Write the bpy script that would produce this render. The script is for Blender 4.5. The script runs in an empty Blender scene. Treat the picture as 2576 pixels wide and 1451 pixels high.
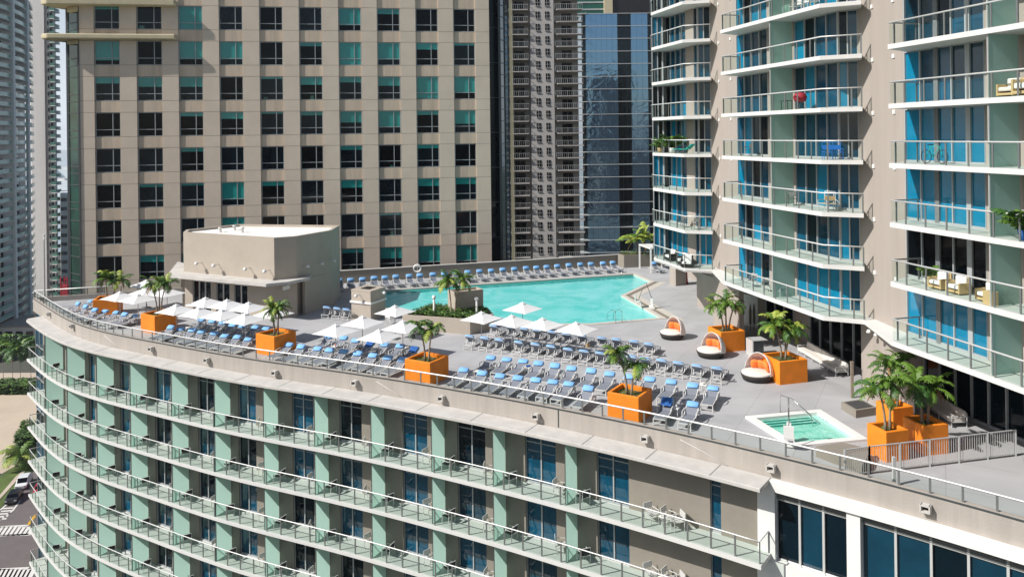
import bpy, math, random
from mathutils import Vector, Matrix
from mathutils.geometry import delaunay_2d_cdt
random.seed(7)
R=math.radians
# ------------------------------------------------------------------ camera maths (measured from the photograph)
FO=1950.;CX=1288.;CY=341.;TL=.012;H=15.5
_c,_s=math.cos(TL),math.sin(TL)
def ray(u,v):
    dx,dy=u-CX,v-CY
    return (dx*_c-dy*_s)/FO,(dx*_s+dy*_c)/FO
def P(u,v,z=0.):
    X,D=ray(u,v);Y=(H-z)/D;return Vector((X*Y,Y,z))
def PY(u,v,Y):
    X,D=ray(u,v);return Vector((X*Y,Y,H-D*Y))
def proj(x,y,z):
    a=x/y*FO;b=(H-z)/y*FO
    return CX+a*_c+b*_s,CY-a*_s+b*_c
def ratio(u,v=341.): return ray(u,v)[0]
def on_line(u,A,B,v=341.):
    k=ratio(u,v);dx,dy=B[0]-A[0],B[1]-A[1]
    t=(k*A[1]-A[0])/(dx-k*dy);return Vector((A[0]+dx*t,A[1]+dy*t))
def V2(a): return Vector((a[0],a[1]))
GZ=-46.
HAZE=.00011
# ------------------------------------------------------------------ scene, objects
sc=bpy.context.scene
COL=sc.collection
ORD=['first','second','third','fourth','fifth','sixth','seventh','eighth','ninth','tenth','eleventh','twelfth','thirteenth','fourteenth','fifteenth','sixteenth','seventeenth','eighteenth','nineteenth','twentieth','twenty-first','twenty-second','twenty-third','twenty-fourth','twenty-fifth','twenty-sixth','twenty-seventh']
def tag(o,label,cat,group=None):
    o['label']=label;o['category']=cat
    if group:o['group']=group
    return o
def thing(name,label,cat,loc=(0,0,0),rz=0,group=None):
    o=bpy.data.objects.new(name,None);o.empty_display_size=.2;COL.objects.link(o)
    o.location=loc;o.rotation_euler=(0,0,rz);return tag(o,label,cat,group)
def wl(o):
    v=Vector((0,0,0))
    while o: v=v+Vector(o.location);o=o.parent
    return v
KIDS={}
def link(o,parent=None):
    COL.objects.link(o)
    if parent: o.parent=parent;KIDS.setdefault(parent.name,[]).append(o)
    return o
def dup(o,loc=None,rz=None,label=None,parent=None,scale=None):
    c=o.copy();link(c,parent)
    if loc is not None:c.location=loc
    if rz is not None:c.rotation_euler=(0,0,rz)
    if scale:c.scale=(scale,)*3
    if label:c['label']=label
    for k in KIDS.get(o.name,[]): dup(k,parent=c)
    return c
class MB:
    def __init__(s): s.v=[];s.f=[];s.m=[];s.sm=[]
    def add(s,vs,fs,mi=0,smooth=False):
        n=len(s.v);s.v+=[tuple(a) for a in vs]
        for f in fs: s.f.append(tuple(i+n for i in f));s.m.append(mi);s.sm.append(smooth)
        return s
    def box(s,c,d,rz=0,mi=0,M=None):
        x,y,z=d[0]/2,d[1]/2,d[2]/2
        m=Matrix.Rotation(rz,3,'Z') if M is None else M
        vs=[Vector(c)+m@Vector((a*x,b*y,e*z)) for a,b,e in ((-1,-1,-1),(1,-1,-1),(1,1,-1),(-1,1,-1),(-1,-1,1),(1,-1,1),(1,1,1),(-1,1,1))]
        return s.add(vs,[(0,3,2,1),(4,5,6,7),(0,1,5,4),(1,2,6,5),(2,3,7,6),(3,0,4,7)],mi)
    def seg(s,a,b,t0,t1,z0,z1,mi=0):
        "wall block on plan line a->b, between offsets t0,t1 (right-hand side positive = towards camera/outside)"
        a=V2(a);b=V2(b);d=(b-a).normalized();n=Vector((d.y,-d.x))
        q=[a+n*t0,a+n*t1,b+n*t1,b+n*t0]
        return s.prism(q,z0,z1,mi)
    def prism(s,poly,z0,z1,mi=0,cap=True):
        n=len(poly);ar=sum(poly[i][0]*poly[(i+1)%n][1]-poly[(i+1)%n][0]*poly[i][1] for i in range(n))
        if ar<0: poly=list(poly)[::-1]
        vs=[(p[0],p[1],z0) for p in poly]+[(p[0],p[1],z1) for p in poly]
        fs=[(i,(i+1)%n,n+(i+1)%n,n+i) for i in range(n)]
        if cap: fs+=[tuple(range(n))[::-1],tuple(range(n,2*n))]
        return s.add(vs,fs,mi)
    def bar(s,a,b,w,h=None,mi=0):
        a=Vector(a);b=Vector(b);h=h or w;d=b-a;L=d.length
        if L<1e-6:return s
        d/=L;up=Vector((0,0,1)) if abs(d.z)<.95 else Vector((0,1,0))
        x=d.cross(up).normalized();z=x.cross(d)
        M=Matrix((x,d,z)).transposed()
        return s.box((a+b)/2,(w,L,h),M=M,mi=mi)
    def tube(s,pts,r,n=6,mi=0,closed=False):
        pts=[Vector(p) for p in pts];k=len(pts);vs=[];rr=r if isinstance(r,(list,tuple)) else [r]*k
        for i,p in enumerate(pts):
            d=((pts[(i+1)%k]-pts[i-1]) if closed else (pts[min(i+1,k-1)]-pts[max(i-1,0)])).normalized()
            up=Vector((0,0,1)) if abs(d.z)<.9 else Vector((0,1,0))
            x=d.cross(up).normalized();y=x.cross(d)
            vs+=[p+x*math.cos(2*math.pi*j/n)*rr[i]+y*math.sin(2*math.pi*j/n)*rr[i] for j in range(n)]
        fs=[]
        for i in range(k if closed else k-1):
            i2=(i+1)%k
            for j in range(n): fs.append((i*n+j,i2*n+j,i2*n+(j+1)%n,i*n+(j+1)%n))
        if not closed: fs+=[tuple(range(n)),tuple(range((k-1)*n,k*n))[::-1]]
        return s.add(vs,fs,mi,True)
    def lathe(s,prof,n=20,c=(0,0,0),mi=0,a0=0,a1=2*math.pi):
        vs=[];full=abs(a1-a0-2*math.pi)<1e-6;m=n if full else n+1
        for r,z in prof:
            for j in range(m):
                a=a0+(a1-a0)*j/n;vs.append((c[0]+r*math.cos(a),c[1]+r*math.sin(a),c[2]+z))
        fs=[]
        for i in range(len(prof)-1):
            for j in range(n):
                j2=(j+1)%m;fs.append((i*m+j,i*m+j2,(i+1)*m+j2,(i+1)*m+j))
        return s.add(vs,fs,mi,True)
    def strip(s,A,B,mi=0,smooth=False):
        n=len(A);return s.add(list(A)+list(B),[(i,i+1,n+i+1,n+i) for i in range(n-1)],mi,smooth)
    def build(s,name,mats,parent=None,world=True,bevel=0,kind=None):
        me=bpy.data.meshes.new(name)
        o=Vector((0,0,0))
        if parent and world:o=wl(parent)
        me.from_pydata([(a[0]-o.x,a[1]-o.y,a[2]-o.z) for a in s.v],[],s.f)
        if not isinstance(mats,(list,tuple)):mats=[mats]
        for m in mats:me.materials.append(m)
        me.polygons.foreach_set('material_index',s.m)
        me.polygons.foreach_set('use_smooth',s.sm);me.update()
        ob=bpy.data.objects.new(name,me);link(ob,parent)
        if bevel:
            b=ob.modifiers.new('bevel','BEVEL');b.width=bevel;b.segments=2;b.limit_method='ANGLE'
        if kind:ob['kind']=kind
        return ob
# ------------------------------------------------------------------ materials
def lin(h):
    if not isinstance(h,str): return (*h,1)
    h=h.lstrip('#');f=lambda c:c/12.92 if c<=.04045 else ((c+.055)/1.055)**2.4
    return (*[f(int(h[i:i+2],16)/255) for i in (0,2,4)],1)
def mat(name,col,rough=.7,metal=0,noise=None,bump=None,spec=.5,col2=None,streak=None,rnd=0,coat=0):
    m=bpy.data.materials.new(name);m.use_nodes=True;n=m.node_tree;b=n.nodes['Principled BSDF']
    b.inputs['Roughness'].default_value=rough;b.inputs['Metallic'].default_value=metal
    b.inputs['Specular IOR Level'].default_value=spec
    if coat:b.inputs['Coat Weight'].default_value=coat
    c=lin(col);b.inputs['Base Color'].default_value=c
    out=None
    geo=n.nodes.new('ShaderNodeNewGeometry')
    if noise or streak:
        mix=n.nodes.new('ShaderNodeMix');mix.data_type='RGBA'
        mix.inputs['A'].default_value=c
        c2=lin(col2) if col2 else tuple([min(1,x*(1-(noise[1] if noise else streak[1]))) for x in c[:3]])+(1,)
        mix.inputs['B'].default_value=c2
        t=n.nodes.new('ShaderNodeTexNoise');t.inputs['Detail'].default_value=6;t.inputs['Roughness'].default_value=.65
        if streak:
            mp=n.nodes.new('ShaderNodeMapping');mp.inputs['Scale'].default_value=(streak[0],streak[0],streak[0]*.08)
            n.links.new(geo.outputs['Position'],mp.inputs['Vector']);n.links.new(mp.outputs[0],t.inputs['Vector']);t.inputs['Scale'].default_value=1
        else:
            n.links.new(geo.outputs['Position'],t.inputs['Vector']);t.inputs['Scale'].default_value=noise[0]
        mr=n.nodes.new('ShaderNodeMapRange');mr.inputs[1].default_value=.35;mr.inputs[2].default_value=.65
        n.links.new(t.outputs['Fac'],mr.inputs[0]);n.links.new(mr.outputs[0],mix.inputs['Factor'])
        out=mix.outputs['Result']
    if rnd:
        oi=n.nodes.new('ShaderNodeObjectInfo');hs=n.nodes.new('ShaderNodeHueSaturation')
        mr=n.nodes.new('ShaderNodeMapRange');mr.inputs[3].default_value=1-rnd;mr.inputs[4].default_value=1+rnd
        n.links.new(oi.outputs['Random'],mr.inputs[0]);n.links.new(mr.outputs[0],hs.inputs['Value'])
        if out:n.links.new(out,hs.inputs['Color'])
        else:hs.inputs['Color'].default_value=c
        out=hs.outputs['Color']
    if out:n.links.new(out,b.inputs['Base Color'])
    if bump:
        t=n.nodes.new('ShaderNodeTexNoise');t.inputs['Scale'].default_value=bump[0];t.inputs['Detail'].default_value=4
        n.links.new(geo.outputs['Position'],t.inputs['Vector'])
        bp=n.nodes.new('ShaderNodeBump');bp.inputs['Strength'].default_value=bump[1];bp.inputs['Distance'].default_value=bump[2] if len(bump)>2 else .05
        n.links.new(t.outputs['Fac'],bp.inputs['Height']);n.links.new(bp.outputs[0],b.inputs['Normal'])
    return m
def glassmat(name,tint,refl=.12):
    m=bpy.data.materials.new(name);m.use_nodes=True;n=m.node_tree;n.nodes.clear()
    o=n.nodes.new('ShaderNodeOutputMaterial');t=n.nodes.new('ShaderNodeBsdfTransparent');g=n.nodes.new('ShaderNodeBsdfGlossy')
    g.inputs['Roughness'].default_value=.03;g.inputs['Color'].default_value=(.9,1,.97,1)
    t.inputs['Color'].default_value=lin(tint);mx=n.nodes.new('ShaderNodeMixShader')
    lw=n.nodes.new('ShaderNodeLayerWeight');lw.inputs['Blend'].default_value=.25
    mr=n.nodes.new('ShaderNodeMapRange');mr.inputs[3].default_value=refl*.4;mr.inputs[4].default_value=refl*4
    n.links.new(lw.outputs['Fresnel'],mr.inputs[0]);n.links.new(mr.outputs[0],mx.inputs[0])
    n.links.new(t.outputs[0],mx.inputs[1]);n.links.new(g.outputs[0],mx.inputs[2]);n.links.new(mx.outputs[0],o.inputs[0]);return m
M={}
M['stucco']=mat('stucco','#b3a89a',.85,noise=(.6,.10),bump=(14,.25,.02),streak=None)
M['stucco_tower']=mat('tower_stucco','#a79d94',.85,streak=(1.1,.10),bump=(9,.2,.02))
M['parapet']=mat('parapet_concrete','#aea69d',.88,streak=(1.6,.16),bump=(10,.3,.03))
M['eave']=mat('eave_concrete','#c6c2bc',.85,noise=(1.1,.16),bump=(12,.3,.02))
M['slab']=mat('balcony_concrete','#d6d4d0',.75,noise=(1.5,.06))
M['bfloor']=mat('balcony_floor','#bec5be',.7,noise=(1.3,.10))
M['deck']=None
M['wallgrey']=mat('grey_render','#8d867b',.88,noise=(.7,.12),bump=(14,.25,.02))
M['white']=mat('white_paint','#e6e4e0',.5,noise=(2,.05))
M['metal']=mat('satin_aluminium','#cfcfcc',.4,.25)
M['post']=mat('grey_post','#7c7e7c',.45,.4)
M['frame']=mat('window_frame','#a9adae',.45,.1)
M['framed']=mat('dark_frame','#4c5152',.5,.3)
M['glass']=glassmat('rail_glass','#f5faf7',.04)
M['orange']=mat('orange_paint','#f28a1c',.65,noise=(1.6,.16),bump=(20,.2,.01),rnd=.03)
M['soil']=mat('soil','#4a4030',.95,noise=(6,.5),col2='#5f6b34')
M['tex']=mat('grey_mesh_fabric','#7f838c',.8,noise=(60,.15),rnd=.05)
M['lframe']=mat('white_lounger_frame','#cfcecb',.45)
M['blue']=mat('blue_cushion','#7cb0e2',.85,rnd=.06)
M['navy']=mat('navy_towel','#245a9e',.85)
M['canvas']=mat('white_canvas','#e9e8e6',.8)
M['wicker']=mat('dark_wicker','#3b3835',.8,noise=(40,.4),bump=(60,.6,.01))
M['cream']=mat('cream_cushion','#dcd6cd',.85)
M['hood']=mat('hood_canvas','#d9d3cd',.85)
M['orcush']=mat('orange_cushion','#f4813a',.85)
M['trunk']=mat('palm_trunk','#9b8c78',.9,noise=(8,.35))
M['leafA']=mat('palm_leaf','#5f8128',.55,noise=(5,.3));M['leafB']=mat('palm_leaf_dark','#3d6526',.55,noise=(5,.3));M['leafC']=mat('palm_leaf_yellow','#9dab45',.6,noise=(5,.3))
M['leafD']=mat('dry_palm_leaf','#8a6f45',.8)
M['hedge']=mat('shrub_leaf','#3b5c22',.7,noise=(4,.4));M['hedge2']=mat('shrub_leaf_light','#5f7d33',.7)
M['coping']=mat('pool_coping','#c6bfb4',.75,noise=(1.5,.10))
M['tileband']=mat('brown_tile_band','#8c8072',.6,noise=(3,.2))
M['black']=mat('black_plastic','#17181a',.5)
M['steel']=mat('polished_steel','#c9c9c6',.2,.9)
M['red']=mat('red_fabric','#a02433',.7);M['teal']=mat('turquoise_fabric','#21a79c',.7);M['tan']=mat('tan_fabric','#b49a73',.8)
M['bluechair']=mat('blue_fabric','#1f74c4',.8);M['rattan']=mat('blond_rattan','#c3a878',.7)
M['asphalt']=mat('asphalt','#6d6563',.9,noise=(.5,.15));M['sand']=mat('sandy_lot','#c2b29d',.95,noise=(.12,.14),bump=(.8,.3,.1))
M['grass']=mat('lawn','#5d7033',.95,noise=(.4,.4));M['paint']=mat('road_paint','#dedad4',.7,noise=(2,.12));M['paint2']=mat('yellow_paint','#d9a326',.7)
M['pave']=mat('pavement','#bfb09f',.9,noise=(.5,.12))
# deck: grey coating with faint stains and wash marks
def deckmat():
    m=mat('pool_deck_coating','#a9a7a6',.72);n=m.node_tree;b=n.nodes['Principled BSDF'];g=n.nodes.new('ShaderNodeNewGeometry')
    t1=n.nodes.new('ShaderNodeTexNoise');t1.inputs['Scale'].default_value=.28;t1.inputs['Detail'].default_value=5;t1.inputs['Distortion'].default_value=.8
    t2=n.nodes.new('ShaderNodeTexNoise');t2.inputs['Scale'].default_value=2.6;t2.inputs['Detail'].default_value=8;t2.inputs['Roughness'].default_value=.75
    for t in (t1,t2): n.links.new(g.outputs['Position'],t.inputs['Vector'])
    r1=n.nodes.new('ShaderNodeValToRGB');r1.color_ramp.elements[0].position=.38;r1.color_ramp.elements[1].position=.62
    r1.color_ramp.elements[0].color=lin('#a5a5a6');r1.color_ramp.elements[1].color=lin('#b2b1b2')
    r2=n.nodes.new('ShaderNodeValToRGB');r2.color_ramp.elements[0].position=.60;r2.color_ramp.elements[1].position=.78
    r2.color_ramp.elements[0].color=(0,0,0,1);r2.color_ramp.elements[1].color=(.35,.35,.35,1)
    mx=n.nodes.new('ShaderNodeMix');mx.data_type='RGBA';mx.inputs['B'].default_value=lin('#8b8784')
    mp=n.nodes.new('ShaderNodeMapping');mp.inputs['Rotation'].default_value=(0,0,R(29));n.links.new(g.outputs['Position'],mp.inputs['Vector'])
    bk=n.nodes.new('ShaderNodeTexBrick');bk.inputs['Scale'].default_value=1;bk.offset=0;bk.inputs['Brick Width'].default_value=3.2;bk.inputs['Row Height'].default_value=3.2;bk.inputs['Mortar Size'].default_value=.02;bk.inputs['Color1'].default_value=(1,1,1,1);bk.inputs['Color2'].default_value=(.95,.95,.95,1);bk.inputs['Mortar'].default_value=(.78,.78,.78,1)
    n.links.new(mp.outputs[0],bk.inputs['Vector']);mu=n.nodes.new('ShaderNodeMix');mu.data_type='RGBA';mu.blend_type='MULTIPLY';mu.inputs['Factor'].default_value=1
    n.links.new(t1.outputs['Fac'],r1.inputs[0]);n.links.new(t2.outputs['Fac'],r2.inputs[0])
    n.links.new(r1.outputs[0],mx.inputs['A']);n.links.new(r2.outputs[0],mx.inputs['Factor']);n.links.new(mx.outputs['Result'],mu.inputs['A']);n.links.new(bk.outputs['Color'],mu.inputs['B']);n.links.new(mu.outputs['Result'],b.inputs['Base Color'])
    return m
M['deck']=deckmat()
def watermat(name,c1,c2,scale=.35):
    m=mat(name,c1,.04,spec=.35);n=m.node_tree;b=n.nodes['Principled BSDF'];g=n.nodes.new('ShaderNodeNewGeometry')
    t=n.nodes.new('ShaderNodeTexNoise');t.inputs['Scale'].default_value=scale;t.inputs['Detail'].default_value=3;t.inputs['Distortion'].default_value=1
    v=n.nodes.new('ShaderNodeTexVoronoi');v.feature='SMOOTH_F1';v.inputs['Scale'].default_value=1.7
    v2=n.nodes.new('ShaderNodeTexNoise');v2.inputs['Scale'].default_value=2.2;v2.inputs['Distortion'].default_value=2.5;v2.inputs['Detail'].default_value=4
    for x in (t,v,v2): n.links.new(g.outputs['Position'],x.inputs['Vector'])
    mr=n.nodes.new('ShaderNodeMapRange');mr.inputs[1].default_value=.3;mr.inputs[2].default_value=.7
    ad=n.nodes.new('ShaderNodeMath');ad.operation='ADD'
    ml=n.nodes.new('ShaderNodeMath');ml.operation='MULTIPLY';ml.inputs[1].default_value=.45
    n.links.new(v2.outputs['Fac'],ml.inputs[0]);n.links.new(t.outputs['Fac'],ad.inputs[0]);n.links.new(ml.outputs[0],ad.inputs[1])
    sb=n.nodes.new('ShaderNodeMath');sb.operation='SUBTRACT';sb.inputs[1].default_value=.22
    n.links.new(ad.outputs[0],sb.inputs[0]);n.links.new(sb.outputs[0],mr.inputs[0])
    mx=n.nodes.new('ShaderNodeMix');mx.data_type='RGBA';mx.inputs['A'].default_value=lin(c1);mx.inputs['B'].default_value=lin(c2)
    n.links.new(mr.outputs[0],mx.inputs['Factor']);n.links.new(mx.outputs['Result'],b.inputs['Base Color'])
    bp=n.nodes.new('ShaderNodeBump');bp.inputs['Strength'].default_value=.6;bp.inputs['Distance'].default_value=.06
    v2.inputs['Scale'].default_value=3.2;n.links.new(v2.outputs['Fac'],bp.inputs['Height']);n.links.new(bp.outputs[0],b.inputs['Normal'])
    return m
M['pool']=watermat('pool_water','#4fc3b8','#7fd6c9')
M['spa']=watermat('spa_water','#55bda6','#a3e0cd',1.1)
M['bay']=mat('bay_water','#7f97a3',.15,noise=(.02,.1))
# window glass: opaque dark glazing with a drawn blind behind it, different for each kind
def pane(name,col,rough=.06,spec=.8,noise=(.25,.35),rnd=0): return mat(name,col,rough,spec=spec,noise=noise,rnd=rnd)
M['g_dark']=pane('glass_dark','#0a1c26',spec=.3);M['g_black']=pane('glass_black','#060b11',spec=.2)
M['g_teal']=pane('glass_teal_blind','#26908a',noise=(1.3,.12),rnd=.15);M['g_teal2']=pane('glass_green','#155f4a',noise=(.8,.4))
M['g_navy']=pane('glass_navy','#084f6b',noise=(.9,.45),rnd=.15)
M['g_sea']=pane('glass_sea','#0a3c50',noise=(.5,.4),rnd=.15)
M['g_blue']=pane('glass_blue_blind','#0a7ea2',noise=(1.2,.15),rnd=.12)
def frostmat(name,c,tf=.6):
    m=mat(name,c,.3,noise=(.5,.06));n=m.node_tree;b=n.nodes['Principled BSDF'];o=[x for x in n.nodes if x.type=='OUTPUT_MATERIAL'][0]
    t=n.nodes.new('ShaderNodeBsdfTranslucent');t.inputs[0].default_value=lin(c);mx=n.nodes.new('ShaderNodeMixShader');mx.inputs[0].default_value=tf
    n.links.new(b.outputs[0],mx.inputs[1]);n.links.new(t.outputs[0],mx.inputs[2]);n.links.new(mx.outputs[0],o.inputs[0]);return m
M['frost']=frostmat('frosted_green_glass','#b3d5c9',.72)
M['frost2']=frostmat('frosted_tower_glass','#a3c4ba',.6)
# ------------------------------------------------------------------ hotel parapet curve
RAIL=[(86.5,732.6),(113,749),(150,772.5),(186,791),(233,807.5),(299.5,821),(366,832.5),(432.6,844),(532.5,862.4),(644,880),(767,896),(857,907),(966,922.4),(1021,931.4),(1082,940.5),(1140.8,950),(1186,958),(1288,974.5),(1449,1004.3),(1523,1017.6),(1590,1031),(1652,1042.6),(1713.6,1056.7),(1771,1068),(1932,1103),(2109,1146.5),(2216,1170),(2286,1186.6),(2433,1225),(2576,1263.4),(2760,1313)]
_pts=[V2(P(u,v,1.07)) for u,v in RAIL]
def resample(pts,step):
    out=[pts[0].copy()];acc=0
    for a,b in zip(pts,pts[1:]):
        L=(b-a).length;t=step-acc
        while t<=L: out.append(a+(b-a)*(t/L));t+=step
        acc=(acc+L)%step
    return out
_r=resample(_pts,.5)
for _ in range(60): _r=[_r[0]]+[(_r[i-1]+_r[i]*2+_r[i+1])/4 for i in range(1,len(_r)-1)]+[_r[-1]]
CURVE=_r;STEP=.5
def cpt(s,off=0):
    i=max(0,min(len(CURVE)-2,int(s/STEP)));t=s/STEP-i;a,b=CURVE[i],CURVE[i+1]
    i0,i1=max(0,i-2),min(len(CURVE)-1,i+3);d=(CURVE[i1]-CURVE[i0]).normalized()
    return a+(b-a)*t+Vector((d.y,-d.x))*off
SMAX=(len(CURVE)-1)*STEP
def find_s(u,off,z):
    best=min((abs(proj(*cpt(k*.05,off),z)[0]-u),k*.05) for k in range(int(SMAX/.05)));return best[1]
def crange(s0,s1,off,step=.6):
    n=max(1,int((s1-s0)/step));return [cpt(s0+(s1-s0)*i/n,off) for i in range(n+1)]
def ribbon(mb,s0,s1,o0,o1,z0,z1,mi=0,step=.6):
    A=crange(s0,s1,o0,step);B=crange(s0,s1,o1,step);n=len(A)
    vs=[(p.x,p.y,z0) for p in A]+[(p.x,p.y,z0) for p in B]+[(p.x,p.y,z1) for p in B]+[(p.x,p.y,z1) for p in A]
    fs=[]
    for i in range(n-1):
        for k in range(4): a=k*n;b=((k+1)%4)*n;fs.append((a+i,a+i+1,b+i+1,b+i))
    fs+=[(0,n,2*n,3*n),(n-1,4*n-1,3*n-1,2*n-1)]
    return mb.add(vs,fs,mi)
def polyrail(parent,path,z,h=1.05,spacing=1.2,name='railing',rr=.035,rail_mat='metal',post_mat='post',gl='glass'):
    "top rail, posts and glass along a plan polyline"
    mb=MB();mb.tube([(p[0],p[1],z+h) for p in path],rr,6,0)
    L=0;nxt=.05;posts=[]
    for a,b in zip(path,path[1:]):
        a=V2(a);b=V2(b);l=(b-a).length
        while nxt<=L+l:
            p=a+(b-a)*((nxt-L)/l);posts.append((p,(b-a).normalized()));nxt+=spacing
        L+=l
    b=V2(path[-1]);posts.append((b-(b-V2(path[-2])).normalized()*.04,(b-V2(path[-2])).normalized()))
    for p,d in posts: mb.box((p.x,p.y,z+h/2-.02),(.035,.085,h-.05),math.atan2(d.y,d.x)-math.pi/2,1)
    r=mb.build(name,[M[rail_mat],M[post_mat]],parent)
    g=MB();g.strip([(p[0],p[1],z+.08) for p in path],[(p[0],p[1],z+h-.09) for p in path])
    g.build('glass_panel',M[gl],r);return r
# ------------------------------------------------------------------ world, sun, camera
W=bpy.data.worlds.new('World');sc.world=W;W.use_nodes=True;wn=W.node_tree
sky=wn.nodes.new('ShaderNodeTexSky');sky.sky_type='NISHITA';sky.sun_disc=False
SD=Vector((-1.06,-.39,1.0)).normalized()      # towards the sun
sky.sun_elevation=math.asin(SD.z);sky.sun_rotation=math.atan2(SD.x,SD.y);sky.air_density=1.0;sky.dust_density=1.6;sky.ozone_density=1
# bright hazy band low over the bay, on top of the clear sky
tc=wn.nodes.new('ShaderNodeTexCoord');sx=wn.nodes.new('ShaderNodeSeparateXYZ');wn.links.new(tc.outputs['Generated'],sx.inputs[0])
m1=wn.nodes.new('ShaderNodeMapRange');m1.inputs[1].default_value=.30;m1.inputs[2].default_value=.0;m1.inputs[3].default_value=0;m1.inputs[4].default_value=1;wn.links.new(sx.outputs['Z'],m1.inputs[0])
m2=wn.nodes.new('ShaderNodeMapRange');m2.inputs[1].default_value=.2;m2.inputs[2].default_value=.7;wn.links.new(sx.outputs['Y'],m2.inputs[0])
mm_=wn.nodes.new('ShaderNodeMath');mm_.operation='MULTIPLY';wn.links.new(m1.outputs[0],mm_.inputs[0]);wn.links.new(m2.outputs[0],mm_.inputs[1])
hzm=wn.nodes.new('ShaderNodeMix');hzm.data_type='RGBA';hzm.inputs['B'].default_value=(9.3,10.2,11.4,1);wn.links.new(mm_.outputs[0],hzm.inputs['Factor']);wn.links.new(sky.outputs[0],hzm.inputs['A'])
wn.links.new(hzm.outputs['Result'],wn.nodes['Background'].inputs[0]);wn.nodes['Background'].inputs[1].default_value=.08
sl=bpy.data.lights.new('sun','SUN');sl.energy=4.7;sl.angle=R(.5);sl.color=(1,.97,.925)
so=bpy.data.objects.new('sun',sl);COL.objects.link(so);so.rotation_euler=SD.to_track_quat('Z','Y').to_euler();so.location=(-60,-30,90)
cam=bpy.data.cameras.new('camera');co=bpy.data.objects.new('camera',cam);COL.objects.link(co);sc.camera=co
co.location=(0,0,H);co.rotation_euler=(math.pi/2,TL,0);cam.sensor_width=36;cam.lens=36*FO/2576;cam.shift_y=-(725.5-CY)/2576;cam.clip_start=.5;cam.clip_end=12000
sc.view_settings.view_transform='Standard';sc.view_settings.look='None';sc.view_settings.exposure=.22;sc.view_settings.gamma=1
sc.cycles.max_bounces=6;sc.cycles.transparent_max_bounces=16;sc.cycles.caustics_reflective=False;sc.cycles.caustics_refractive=False
# ------------------------------------------------------------------ ground setting
def structure(mb,name,m): o=mb.build(name,m,None);o['kind']='structure';return o
def inpoly(p,poly):
    c=False;n=len(poly)
    for i in range(n):
        a,b=poly[i],poly[i-1]
        if (a[1]>p[1])!=(b[1]>p[1]) and p[0]<(b[0]-a[0])*(p[1]-a[1])/(b[1]-a[1])+a[0]: c=not c
    return c
def sheet(outer,holes,z):
    vs=[Vector((p[0],p[1])) for p in outer];es=[(i,(i+1)%len(outer)) for i in range(len(outer))]
    for h in holes:
        k=len(vs);vs+=[Vector((p[0],p[1])) for p in h];es+=[(k+i,k+(i+1)%len(h)) for i in range(len(h))]
    v,e,f,_,_,_=delaunay_2d_cdt(vs,es,[],0,1e-5);mb=MB();fs=[]
    for t in f:
        c=sum((v[i] for i in t),Vector((0,0)))/3
        if inpoly(c,outer) and not any(inpoly(c,h) for h in holes): fs.append(tuple(t))
    return mb.add([(a.x,a.y,z) for a in v],fs)
def offset_poly(poly,d):
    n=len(poly);ar=sum(poly[i][0]*poly[(i+1)%n][1]-poly[(i+1)%n][0]*poly[i][1] for i in range(n))
    sgn=1 if ar>0 else -1;out=[]
    for i in range(n):
        p0,p1,p2=V2(poly[i-1]),V2(poly[i]),V2(poly[(i+1)%n])
        d1=(p1-p0).normalized();d2=(p2-p1).normalized();n1=Vector((d1.y,-d1.x))*sgn;n2=Vector((d2.y,-d2.x))*sgn
        b=(n1+n2);b=b/max(.25,b.dot(n1)) if b.length>1e-6 else n1
        out.append(p1+b*d)
    return out
g=MB();g.add([(-5000,-1500,GZ),(5000,-1500,GZ),(5000,5200,GZ),(-5000,5200,GZ)],[(0,1,2,3)])
structure(g,'ground',mat('city_ground','#54534c',.95,noise=(.03,.35),col2='#3c4438'))
g=MB();g.add([(-3000,420,GZ+.05),(-100,420,GZ+.05),(2500,2600,GZ+.05),(4500,5190,GZ+.05),(-4900,5190,GZ+.05),(-4900,420,GZ+.05)],[(0,1,2,3,4,5)])
structure(g,'bay_water',M['bay'])
def ground_poly(px,name,m,dz):
    q=[P(u,v,GZ+dz) for u,v in px];g=MB();g.add(q,[tuple(range(len(q)))]);return structure(g,name,m)
def Z(x,y): return (x*.4219,838.5+y*.4219)
ground_poly([Z(-700,620),Z(-700,330),Z(30,352),Z(330,345),Z(340,480),Z(180,560),Z(140,715),Z(88,790),Z(10,835)],'sandy_lot',M['sand'],.02)
ground_poly([Z(-700,240),Z(400,232),Z(400,330),Z(-700,335)],'walkway',M['pave'],.024)
ground_poly([Z(-400,300),Z(60,300),Z(76,312),Z(40,326),Z(-400,330)],'far_pool_water',mat('far_pool','#79c4a6',.1),.05)
ground_poly([Z(-300,1240),Z(-300,1060),Z(0,850),Z(95,785),Z(145,705),Z(260,640),Z(300,800),Z(95,920),Z(0,1045)],'grass_verge',M['grass'],.03)
ground_poly([Z(-300,1120),Z(0,985),Z(112,862),Z(150,820),Z(142,812),Z(95,850),Z(0,960),Z(-300,1080)],'pavement',M['pave'],.13)
ground_poly([Z(-500,1800),Z(-500,1330),Z(0,1058),Z(50,1005),Z(100,925),Z(150,880),Z(200,820),Z(600,700),Z(900,1500),Z(900,2200),Z(-500,2600)],'road',M['asphalt'],.07)
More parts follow.
